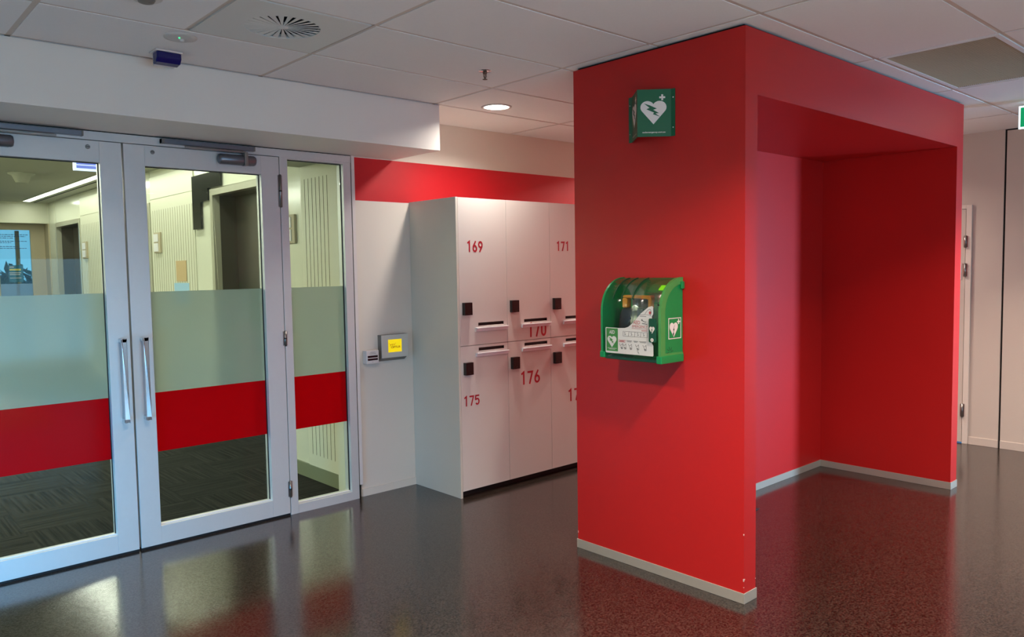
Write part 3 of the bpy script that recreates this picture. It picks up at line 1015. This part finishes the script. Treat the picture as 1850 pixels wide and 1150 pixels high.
# opening latch
lt = MB()
lt.prism([(0, 0), (.004, -.004), (.038, -.004), (.042, 0), (.042, .108), (.038, .112), (.004, .112), (0, .108)], (3.0400, 2.356, 1.240), r, UZ, .010)
lto = lt.build('latch', 'aed_green_dark', cvo, bevel=.002)
d = MB()
o2 = Vector((3.0300, 2.356, 1.240))
d.prism(heart_pts(.021, .056, .031, .034), o2, r, UZ, .0006)
d.build('latch_heart', 'sign_white', cvo)
d = MB()
d.prism([(.021+.009*math.cos(i*PI/8), .008+.009*math.sin(i*PI/8)) for i in range(16)], o2, r, UZ, .0006)
d.build('latch_badge', 'sign_white', cvo)
d = MB()
d.prism([(.026, .071), (.016, .055), (.021, .056), (.017, .046), (.015, .046), (.018, .041), (.023, .047), (.021, .047), (.025, .060), (.021, .060)], o2, r, UZ, .0006, base=.0008)
d.build('latch_bolt', 'aed_green_dark', cvo)
d = MB()
d.prism([(.024, .014), (.018, .008), (.021, .008), (.019, .002), (.025, .009), (.022, .009)], o2, r, UZ, .0006, base=.0008)
d.build('badge_mark', 'aed_green_dark', cvo)

# defibrillator inside the cabinet
df = thing('defibrillator', 'dark grey defibrillator with an orange handle inside the green wall cabinet', 'defibrillator', (3.14, 2.44, CZ0+.023))
b = MB()
b.prism([(2.370, 1.168), (2.605, 1.168), (2.615, 1.20), (2.600, 1.36), (2.580, 1.395), (2.370, 1.395)], (AX0-.030, 0, 0), (0, 1, 0), (0, 0, 1), -.090)
b.build('body', 'dev_dark', df, bevel=.010, seg=3)
for (yy, zz) in ((2.500, 1.36), (2.520, 1.315)):
    MB().lathe([(.022, 0), (.020, .006), (.010, .010)], (AX0-.120, yy, zz), (-1, 0, 0), 20).build('knob', 'dev_dark', df)
hd = MB()
hx0, hx1 = 3.095, 3.135
hd.box(hx0, hx1, 2.395, 2.572, 1.446, 1.460); hd.box(hx0, hx1, 2.545, 2.575, 1.396, 1.446); hd.box(hx0, hx1, 2.395, 2.412, 1.396, 1.446)
hd.build('handle', 'dev_orange', df, bevel=.006)
hd = MB().box(hx0-.004, hx1, 2.413, 2.505, 1.398, 1.445)
hd.build('grip', 'dev_dark', df, bevel=.006)

# rubber wedge peeping out behind the near leg of the alcove
tag(MB().prism([(0, 0), (.09, 0), (0, .014)], (4.505, 2.70, 0.0), (1, 0, 0), (0, 0, 1), .04).build('door_wedge', 'wedge_rubber'), 'small dark wedge on the floor behind the near alcove side', 'wedge')

# ------------------------------------------------------------------ ceiling fixtures
# swirl diffuser
vt = thing('swirl_vent', 'round swirl air diffuser in a square ceiling plate', 'air vent', (1.655, 3.3475, CEIL), None)
vc = Vector((1.660, 3.336, CEIL)); R = .166
pl = MB()
x0, x1, y0, y1 = VENT[0]+H, VENT[1]-H, VENT[2]+H, VENT[3]-H
N = 64; ring = []; sq = []
for i in range(N):
    a = 2*PI*i/N
    c_, s_ = math.cos(a), math.sin(a)
    ring.append((vc.x+R*c_, vc.y+R*s_))
    tx_ = ((x1-vc.x)/c_ if c_ > 1e-6 else (x0-vc.x)/c_ if c_ < -1e-6 else 9)
    ty_ = ((y1-vc.y)/s_ if s_ > 1e-6 else (y0-vc.y)/s_ if s_ < -1e-6 else 9)
    tt = min(tx_, ty_); sq.append((vc.x+tt*c_, vc.y+tt*s_))
for cx_, cy_ in ((x0, y0), (x1, y0), (x0, y1), (x1, y1)):
    j = min(range(N), key=lambda q: (sq[q][0]-cx_)**2+(sq[q][1]-cy_)**2); sq[j] = (cx_, cy_)
zp = CEIL-.001
vs = [(p[0], p[1], zp) for p in ring]+[(p[0], p[1], zp) for p in sq]+[(p[0], p[1], zp+.02) for p in ring]+[(p[0], p[1], zp+.008) for p in sq]
fs = []
for i in range(N):
    j = (i+1) % N
    fs += [(i, j, N+j, N+i), (i, 2*N+i, 2*N+j, j), (N+i, N+j, 3*N+j, 3*N+i), (2*N+i, 3*N+i, 3*N+j, 2*N+j)]
pl._add(vs, fs)
pl.build('plate', 'vent_white', vt)
MB().lathe([(R+.004, .12), (R+.004, .018)], (vc.x, vc.y, CEIL), (0, 0, 1), 40, caps=False).lathe([(R+.01, .12), (R+.01, .125)], (vc.x, vc.y, CEIL), (0, 0, 1), 40).build('plenum', 'plenum', vt)
MB().lathe([(.026, .018), (.030, .004), (.026, 0), (.008, -.001)], (vc.x, vc.y, CEIL), (0, 0, 1), 28).build('hub', 'vent_white', vt)
for i in range(26):
    a = 2*PI*(i+.5)/26
    bl = MB()
    u = Vector((math.cos(a), math.sin(a), 0)); v = Vector((-math.sin(a), math.cos(a), 0))
    z = Vector((0, 0, 1))
    def P(rr, w, h): return vc+u*rr+v*w+z*h
    ri, ro, wi, wo_, h = .024, R+.002, .0036, .0265, .0032
    vs = [P(ri, -wi*.5, 0), P(ri, wi*.5, h*.4), P(ro, wo_*.5, h), P(ro, -wo_*.5, 0)]
    vs2 = [p+z*.0018 for p in vs]
    bl._add(vs+vs2, [(0, 1, 2, 3), (7, 6, 5, 4), (0, 4, 5, 1), (1, 5, 6, 2), (2, 6, 7, 3), (3, 7, 4, 0)])
    bl.build('blade', 'vent_white', vt)

# return air grille
gr = thing('return_grille', 'rectangular dark louvred air grille set into the ceiling at right', 'air grille', ((GRIL[0]+GRIL[1])/2, (GRIL[2]+GRIL[3])/2, CEIL))
x0, x1, y0, y1 = GRIL[0]+H, GRIL[1]-H, GRIL[2]+H, GRIL[3]-H
fr = MB(); q = .026
fr.box(x0, x0+q, y0, y1, CEIL-.001, CEIL+.012); fr.box(x1-q, x1, y0, y1, CEIL-.001, CEIL+.012)
fr.box(x0+q, x1-q, y0, y0+q, CEIL-.001, CEIL+.012); fr.box(x0+q, x1-q, y1-q, y1, CEIL-.001, CEIL+.012)
fr.build('frame', 'tile', gr)
lv = MB(); yy = y0+q+.004
while yy < y1-q-.006:
    lv.prism([(yy+.006, CEIL+.001), (yy+.0085, CEIL+.001), (yy+.0025, CEIL+.012), (yy, CEIL+.012)], (x0+q, 0, 0), (0, 1, 0), (0, 0, 1), x1-x0-2*q)
    yy += .0115
tag(lv.build('louvre_core', 'grille_slat', gr), kind='stuff')
MB().box(x0, x1, y0, y1, CEIL+.07, CEIL+.08).box(x0, x0+.01, y0, y1, CEIL+.012, CEIL+.07).box(x1-.01, x1, y0, y1, CEIL+.012, CEIL+.07).box(x0+.01, x1-.01, y0, y0+.01, CEIL+.012, CEIL+.07).box(x0+.01, x1-.01, y1-.01, y1, CEIL+.012, CEIL+.07).build('duct_box', 'plenum', gr)


# downlights (the lamp's own light sits in its builder)
def downlight(x, y, label, power=60, spread=125, color=(1.0, 0.86, 0.76)):
    t = thing('downlight', label, 'ceiling light', (x, y, CEIL), 'recessed round downlights')
    MB().lathe([(.086, 0), (.104, 0), (.104, -.004), (.088, -.006), (.086, -.002), (.086, 0)], (x, y, CEIL), (0, 0, 1), 40, caps=False).build('trim_ring', 'detector_white', t)
    MB().lathe([(.0, -.0015), (.086, -.0015), (.086, 0)], (x, y, CEIL), (0, 0, 1), 40, caps=False).build('diffuser', 'downlight_lens', t)
    L = bpy.data.lights.new('downlight_lamp', 'AREA')
    L.shape = 'DISK'; L.size = .16; L.energy = power; L.color = color; L.spread = math.radians(spread)
    o = bpy.data.objects.new('downlight_lamp', L)
    COL.objects.link(o); o.parent = t; o.location = (0, 0, -.012)
    return t


WARM = (1.0, .81, .67)
NEUT = (1.0, .88, .79)
downlight(3.555, 4.044, 'lit round downlight in the ceiling in front of the lockers', 13.5, 150, (1.0, .94, .86))
downlight(2.35, .92, 'round downlight before the near side of the red alcove', 46, 132, WARM)
downlight(4.75, .95, 'round downlight before the opening of the red alcove', 27, 120, WARM)
downlight(6.30, 1.05, 'round downlight near the far corner of the red alcove', 32, 104, WARM)
downlight(6.9, 3.6, 'round downlight between the red alcove and the beige wall', 29, 150, NEUT)
downlight(5.9, 4.044, 'round downlight behind the red alcove', 30, 150, NEUT)
downlight(1.16, .92, 'round downlight near the middle of the room', 27, 120, WARM)
downlight(1.16, 2.3, 'added unseen round downlight before the glass doors', 27, 150, (1.0, .88, .72))  # extra lamp out of view, added to brighten the entrance side
downlight(1.16, -1.6, 'added unseen left downlight in the rear row, over the pale floor', 90, 105, WARM)  # added out of view to light the pale floor for ceiling bounce
downlight(3.555, -1.6, 'right round downlight in the rear row', 28, 105, WARM)

# emergency light disc, detector, strobe, sprinkler
t = thing('emergency_light', 'flat round ceiling disc with a green pilot light beside the swirl vent', 'emergency light', (1.362, 3.764, CEIL))
MB().lathe([(0.074, 0), (.072, -.005), (.050, -.007), (.0, -.007)], (1.362, 3.764, CEIL), (0, 0, 1), 36, caps=False).build('disc', 'detector_white', t)
MB().lathe([(.012, -.006), (.010, -.016), (.0, -.018)], (1.372, 3.775, CEIL), (0, 0, 1), 16, caps=False).build('lens', 'plastic_white', t)
MB().lathe([(.0045, -.006), (.0035, -.011), (0, -.011)], (1.352, 3.750, CEIL), (0, 0, 1), 12, caps=False).build('pilot_lamp', 'pin_green', t)
t = thing('smoke_detector', 'round grey detector on the ceiling cut by the top edge', 'detector', (1.062, 3.285, CEIL))
MB().lathe([(.062, 0), (.060, -.014), (.050, -.020)], (1.062, 3.285, CEIL), (0, 0, 1), 32).build('base', 'detector_white', t)
MB().lathe([(.034, -.020), (.028, -.030), (.014, -.034)], (1.062, 3.285, CEIL), (0, 0, 1), 28).build('sensor_cap', 'tablet_dark', t)
t = thing('strobe_light', 'dark blue strobe box under the ceiling beside the bulkhead', 'strobe light', (1.395, 4.06, CEIL))
MB().box(1.330, 1.460, 4.010, 4.110, CEIL-.010, CEIL).box(1.345, 1.445, 4.075, 4.105, CEIL-.064, CEIL-.01).build('mount', 'plastic_white', t, bevel=.003)
bl = MB().prism([(4.012, CEIL-.010), (4.075, CEIL-.010), (4.075, CEIL-.066), (4.030, CEIL-.060), (4.010, CEIL-.040)], (1.336, 0, 0), (0, 1, 0), (0, 0, 1), .118)
bl.build('blue_lens', 'navy', t, bevel=.006)
t = thing('sprinkler', 'small brass fire sprinkler hanging from the ceiling by the downlight', 'sprinkler', (2.868, 3.355, CEIL))
c = (2.868, 3.355, CEIL)
MB().lathe([(.036, 0), (.034, -.003), (.018, -.005), (.0, -.005)], c, (0, 0, 1), 28, caps=False).build('escutcheon', 'chrome', t)
s = MB().lathe([(.012, -.004), (.012, -.016), (.008, -.018)], c, (0, 0, 1), 16)
s.cyl((2.868, 3.355, CEIL-.018), (2.868, 3.355, CEIL-.040), .003, 10)
for dx in (-.010, .010):
    s.cyl((2.868+dx*.9, 3.355, CEIL-.016), (2.868+dx, 3.355, CEIL-.030), .0022, 8)
    s.cyl((2.868+dx, 3.355, CEIL-.030), (2.868, 3.355, CEIL-.046), .0022, 8)
s.build('body', 'brass', t)
MB().lathe([(.014, -.046), (.014, -.048), (.004, -.050)], c, (0, 0, 1), 18).build('deflector', 'brass', t)

# exit sign at the far right
t = thing('exit_sign', 'lit green exit sign hanging at the right edge of the picture', 'exit sign', (6.34, 1.52, 2.52))
ES = Vector((6.345, 1.7, 2.518))
b = MB().box(6.335, 6.355, 1.34, 1.70, 2.518, 2.674)
b.build('housing', 'exit_white', t)
MB().box(6.3335, 6.3565, 1.352, 1.688, 2.530, 2.662).build('face', 'exit_green', t)
b = MB().box(6.338, 6.352, 1.50, 1.54, 2.674, CEIL)
b.build('bracket', 'plastic_white', t)

# ------------------------------------------------------------------ door in the right wall
d3 = MB().box(XW-.010, XW+.05, D3[0]+.003, D3[1]-.003, .012, 2.055)
d3o = struct(d3.build('door_3', 'panel_paint', bevel=.001), 'flush beige door in the right wall behind the alcove')
ar = MB()
ar.box(XW-.014, XW+.004, 2.345, 2.390, 0, 2.090); ar.box(XW-.014, XW+.004, 2.390, D3[1]+.045, 2.058, 2.090); ar.box(XW-.014, XW+.004, D3[1], D3[1]+.045, 0, 2.058)
struct(ar.build('trim_4', 'wall_paint', bevel=.002), 'beige door frame in the right wall')
for z0, z1 in ((1.723, 1.828), (1.470, 1.588), (.237, .356)):
    h = MB().cyl((XW-.020, 2.390, z0), (XW-.020, 2.390, z1), .009, 12)
    h.box(XW-.017, XW-.008, 2.374, 2.406, z0+.004, z1-.004)
    h.build('hinge', 'steel', d3o)
MB().box(XW-.014, XW-.010, 2.420, 2.60, 1.445, 1.590).build('sign_plate', 'plastic_white', d3o)
h = MB().cyl((XW+.006, 3.21, 1.02), (XW-.045, 3.21, 1.02), .009, 12).cyl((XW-.045, 3.215, 1.02), (XW-.045, 3.09, 1.02), .009, 12)
h.build('door_handle', 'steel', d3o)

# ------------------------------------------------------------------ the lift lobby behind the glass
LX1 = 3.30; LXL = -.9; LZ = 2.886; LFY = 15.82
struct(MB().box(LXL-.1, LX1+.6, 4.80, LFY+.6, -0.06, -.001).build('floor_lobby', 'carpet'), 'dark striped carpet tiles in the lift lobby')
lc = MB().box(LXL-.1, LX1+.1, 5.533, LFY+.7, LZ, LZ+.06)
struct(lc.build('ceiling_lobby', 'lobby_ceiling'))
struct(MB().box(LXL-.1, 2.86, DY+.10, 5.533, 2.398, 2.95).build('wall_lobby_soffit', 'lobby_ceiling'))
struct(MB().box(LXL-.1, LXL, DY+.1, LFY+.6, 0, 2.95).build('wall_lobby_left', 'cream'))
NE = 6.12
nib = MB().box(2.862, LX1, 4.90, NE, 0, 2.95).build('wall_lobby_nib', 'cream_gloss')
struct(nib, 'pale lobby wall seen through the side panel')
gp = MB()
gp.box(2.850, 2.862, 4.985, 5.520, .108, 2.397)
gpo = gp.build('wall_panel', 'cream', nib)
g = MB()
for k_ in range(9):
    y = 5.455-k_*.0565
    g.box(2.8490, 2.8505, y-.0026, y+.0026, .20, 2.30)
g.build('groove', 'groove', gpo)
MB().box(2.846, 2.862, 4.90, NE, 0, .108).build('skirting_board', 'lobby_skirting', nib)
struct(MB().box(2.80, 2.862, DY+.10, 4.985, 0, 2.398).build('wall_lobby_return', 'cream'))
# lift wall with openings
lifts = [(6.84, 8.416), (10.39, 11.97), (13.73, 15.314)]
edges = [NE-.02]+[v for l in lifts for v in l]+[LFY+.3]
piers = [struct(MB().box(LX1, LX1+.35, a, b_, 0, 2.95).build('wall_lobby_pier', 'cream_gloss')) for a, b_ in zip([edges[0]]+[v+.02 for v in edges[2::2]], [v-.02 for v in edges[1:-1:2]]+[edges[-1]])]
for a, b_ in lifts: struct(MB().box(LX1, LX1+.35, a, b_, 2.502, 2.95).build('wall_lobby_header', 'cream_gloss'))
for (a, b_), pier in zip(((8.90, 10.355), (12.02, 13.70)), piers[1:3]):
    p_ = MB().box(LX1-.012, LX1, a, b_, .10, 2.525).box(LX1-.012, LX1, a, b_, 2.531, 2.80)
    po_ = p_.build('wall_panel', 'cream', pier)
    g = MB(); nk = 18
    for k_ in range(nk):
        y = a+.05+(b_-a-.13)*k_/(nk-1)
        g.box(LX1-.0128, LX1-.0115, y-.006, y+.006, .25, 2.39)
    g.build('groove', 'groove_light', po_)
lift_lab = ['nearest stainless steel lift opening seen through the right glass door', 'middle stainless steel lift opening, a sliver behind the right door', 'farthest stainless steel lift opening seen through the left glass door']
for (a, b_), lab in zip(lifts, lift_lab):
    t = thing('lift', lab, 'lift', (LX1+.1, (a+b_)/2, 0), 'stainless lifts in the lobby')
    f = MB(); w = .072
    f.box(LX1-.02, LX1+.06, a, a+w, 0, 2.50); f.box(LX1-.02, LX1+.06, b_-w, b_, 0, 2.50); f.box(LX1-.02, LX1+.06, a+w, b_-w, 2.43, 2.50)
    f.build('architrave', 'lift_frame', t, bevel=.003)
    j = MB().box(LX1+.06, LX1+.24, a, a+w, 0, 2.50).box(LX1+.06, LX1+.24, b_-w, b_, 0, 2.50).box(LX1+.06, LX1+.24, a+w, b_-w, 2.43, 2.50)
    j.build('jamb_lining', 'lift_steel', t)
    m = (a+b_)/2
    MB().box(LX1+.24, LX1+.27, a, m-.003, .01, 2.46).build('door_panel', 'lift_steel', t)
    MB().box(LX1+.24, LX1+.27, m+.003, b_, .01, 2.46).build('door_panel', 'lift_steel', t)
# dark stepped glass panel over the nearest lift
stp = [(8.875, 2.675), (8.875, 2.090), (8.650, 2.090), (8.650, 2.375), (8.425, 2.385), (8.425, 2.512), (8.085, 2.512), (8.085, 2.675)]
tag(MB().prism([(-p[0], p[1]) for p in stp], (LX1-.021, 0, 0), RY, UZ, .014).build('glass_sign_panel', 'dark_glass'), 'dark stepped glass panel on the lobby wall above the nearest lift', 'wall panel')


def lantern(y0, y1, z0, z1, x, label):
    t = thing('lift_indicator', label, 'lift indicator', (x, (y0+y1)/2, z0), 'lift indicators in the lobby')
    MB().box(x-.022, x, y0, y1, z0, z1).build('case', 'beige_frame', t, bevel=.004)
    MB().box(x-.028, x-.021, y0+(y1-y0)*.28, y1-(y1-y0)*.05, z0+(z1-z0)*.55, z1-.02).build('upper_lens', 'ledge_white', t)
    MB().box(x-.028, x-.021, y0+(y1-y0)*.28, y1-(y1-y0)*.05, z0+.02, z0+(z1-z0)*.48).build('lower_lens', 'ledge_white', t)


lantern(5.625, 5.80, 1.825, 2.05, 2.862, 'pale lift indicator seen at the left edge of the side panel')
lantern(9.99, 10.22, 1.862, 2.115, LX1-.012, 'lift indicator on the grooved wall seen through the right door')
lantern(13.32, 13.56, 1.862, 2.122, LX1-.012, 'lift indicator on the grooved wall seen through the left door')
# notices
tag(MB().box(LX1-.018, LX1-.0135, 9.19, 9.52, 1.515, 1.755).build('paper_notice', 'paper_brown'), 'brown paper notice on the grooved lobby wall', 'notice')
nt_ = MB().box(LX1-.016, LX1-.0135, 9.13, 9.61, 1.25, 1.495)
tag(nt_.build('paper_notice', 'paper_blue'), 'pale blue notice on the lobby wall below the brown one', 'notice')
# ceiling light line, slot
t = thing('linear_light', 'long white light strip recessed along the lobby ceiling', 'ceiling light', (2.915, 11.0, LZ))
MB().box(2.86, 2.975, 6.6, 15.58, LZ-.006, LZ-.0005).build('diffuser', 'led_white', t)
MB().box(2.845, 2.86, 6.6, 15.60, LZ-.012, LZ).box(2.975, 2.99, 6.6, 15.60, LZ-.012, LZ).build('edge_trim', 'lobby_ceiling', t)
struct(MB().box(3.07, 3.09, 5.6, 15.80, LZ-.004, LZ+.001).build('trim_5', 'gap'))
L = bpy.data.lights.new('linear_lamp', 'AREA'); L.shape = 'RECTANGLE'; L.size = .11; L.size_y = 8.9; L.energy = 32; L.color = (.98, 1.0, .86)
lo_ = bpy.data.objects.new('linear_lamp', L); COL.objects.link(lo_); lo_.parent = t; lo_.location = (0, 0, -.02)
# second, stronger light line added out of view, brightening the lift wall
t = thing('linear_light', 'added unseen light strip on the left side of the lobby ceiling', 'ceiling light', (-.3, 9.5, LZ))
MB().box(-.36, -.24, 5.8, 14.0, LZ-.006, LZ-.0005).build('diffuser', 'led_white', t)
L = bpy.data.lights.new('linear_lamp', 'AREA'); L.shape = 'RECTANGLE'; L.size = .12; L.size_y = 8.0; L.energy = 240; L.color = (.98, 1.0, .86)
lo_ = bpy.data.objects.new('linear_lamp', L); COL.objects.link(lo_); lo_.parent = t; lo_.location = (0, 0, -.02)
# conical ceiling fitting
t = thing('ceiling_speaker', 'pale cone-shaped fitting hanging from the lobby ceiling', 'ceiling fitting', (2.10, 11.4, LZ))
MB().lathe([(.150, 0), (.146, -.012), (.105, -.03), (.070, -.115), (.060, -.12)], (2.10, 11.4, LZ), (0, 0, 1), 32).build('cone', 'lobby_ceiling', t)
# lit sign behind the left door
t = thing('lit_sign', 'lilac lit sign hanging in the lobby behind the left door', 'lit sign', (1.60, 6.0, 2.315))
MB().box(1.415, 1.80, 5.985, 6.015, 2.322, 2.53).build('housing', 'lilac_edge', t)
MB().box(1.430, 1.785, 5.983, 6.017, 2.336, 2.516).build('face', 'lilac_lit', t)
MB().box(1.430, 1.785, 5.981, 5.983, 2.356, 2.361).build('face_line', 'lilac_edge', t)
MB().cyl((1.6, 6.0, 2.53), (1.6, 6.0, LZ), .008, 10).build('hanger', 'steel', t)

# far wall with a window
fw_ = MB()
WX0, WX1, WZ = 2.0, 3.28, 2.525
fw_.box(LXL-.1, LX1, LFY, LFY+.12, WZ, 2.95)
fw_.box(LXL-.1, WX0, LFY, LFY+.30, 0, WZ)
struct(fw_.build('wall_lobby_far', 'cream'))
struct(MB().box(WX1-.002, LX1+.3, LFY, LFY+.5, 0, WZ).build('wall_lobby_reveal', 'beige_frame'))
struct(MB().box(WX0, WX1, LFY+.12, LFY+.45, WZ, WZ+.02).build('trim_6', 'beige_frame'))
FWY = LFY+.30
wf = MB()
wf.box(2.46, 2.565, FWY, FWY+.06, 0, WZ); wf.box(3.055, WX1-.002, FWY, FWY+.06, 0, WZ)
wf.box(2.565, 3.055, FWY, FWY+.06, 2.42, WZ); wf.box(WX0, 2.46, FWY, FWY+.06, 2.42, WZ)
wf.box(2.565, 3.055, FWY, FWY+.06, 0, .10)
w5 = struct(wf.build('window_5', 'beige_frame'), 'glazed end of the lobby with sky behind it')
pn = MB().box(WX0, 2.46, FWY+.02, FWY+.026, .1, 2.42).box(2.565, 3.055, FWY+.02, FWY+.026, .1, 2.42).build('glass_pane', 'clear_glass', w5)
MB().box(2.566, 3.054, FWY+.0165, FWY+.0195, .1, 1.470).build('frosted_band', 'window_frost', w5)
MB().box(2.885, 2.945, FWY+.35, FWY+.42, 0, 2.42).build('outer_mullion', 'tablet_dark', w5)
tag(MB().box(2.700, 2.915, FWY+.010, FWY+.0135, 1.500, 1.800).build('poster', 'poster_teal'), 'teal poster fixed to the window at the end of the lobby', 'poster')
ps = MB().box(2.712, 2.80, FWY+.0085, FWY+.0098, 1.752, 1.775).box(2.712, 2.88, FWY+.0085, FWY+.0098, 1.71, 1.735)
ps2 = bpy.data.objects['poster']
pz = MB()
pz.box(2.712, 2.78, FWY+.0085, FWY+.0098, 1.760, 1.772); pz.box(2.712, 2.885, FWY+.0085, FWY+.0098, 1.660, 1.668); pz.box(2.712, 2.87, FWY+.0085, FWY+.0098, 1.63, 1.638); pz.box(2.712, 2.885, FWY+.0085, FWY+.0098, 1.57, 1.576)
pz.build('poster_print', 'sign_white', ps2)
pz = MB().box(2.712, 2.885, FWY+.0085, FWY+.0098, 1.705, 1.735)
pz.build('poster_heading', 'poster_yellow', ps2)
ink = MB()
for zz, x1_ in ((2.33, 3.03), (2.30, 2.98), (2.27, 2.80), (2.215, 3.0), (2.19, 2.76), (2.12, 2.86), (2.09, 2.99)):
    xx = 2.585
    while xx < x1_:
        wd = random.uniform(.02, .06); ink.box(xx, min(xx+wd, x1_), FWY+.0165, FWY+.019, zz, zz+.010); xx += wd+.012
tag(ink.build('window_lettering', 'ink_blue', w5), kind='stuff')


# shrubs outside the lobby window
def shrub(x, y, w, h, label, seed):
    rnd = random.Random(seed)
    t = thing('shrub', label, 'shrub', (x, y, 0), 'shrubs outside the lobby window')
    MB().cyl((x, y, 0), (x, y, h*.6), .05, 8).build('stem', 'wedge_rubber', t)
    f = MB()
    for i in range(260):
        a = rnd.uniform(0, 2*PI); rr = w/2*math.sqrt(rnd.random()); zz = h*(.55+.45*rnd.random()*(1-.5*rr/(w/2)))
        c = Vector((x+rr*math.cos(a), y+rr*math.sin(a)*.6, zz))
        d1 = Vector((rnd.uniform(-1, 1), rnd.uniform(-1, 1), rnd.uniform(-.3, 1))).normalized()*rnd.uniform(.08, .2)
        d2 = d1.cross(Vector((rnd.uniform(-1, 1), rnd.uniform(-1, 1), rnd.uniform(-1, 1)))).normalized()*.05
        f._add([c-d1, c+d2, c+d1, c-d2], [(0, 1, 2, 3)])
    f.build('foliage', 'leaf', t)


shrub(3.05, 18.2, 1.5, 1.95, 'dark shrub outside the lobby window behind the teal poster', 3)
shrub(4.75, 18.6, 1.3, 2.02, 'dark shrub outside the lobby window right of the teal poster', 5)
struct(MB().box(-6, 10, LFY+.6, 24, -.1, -.02).build('ground_outside', 'leaf'))

for o in bpy.data.objects:
    if '_org' in o: del o['_org']
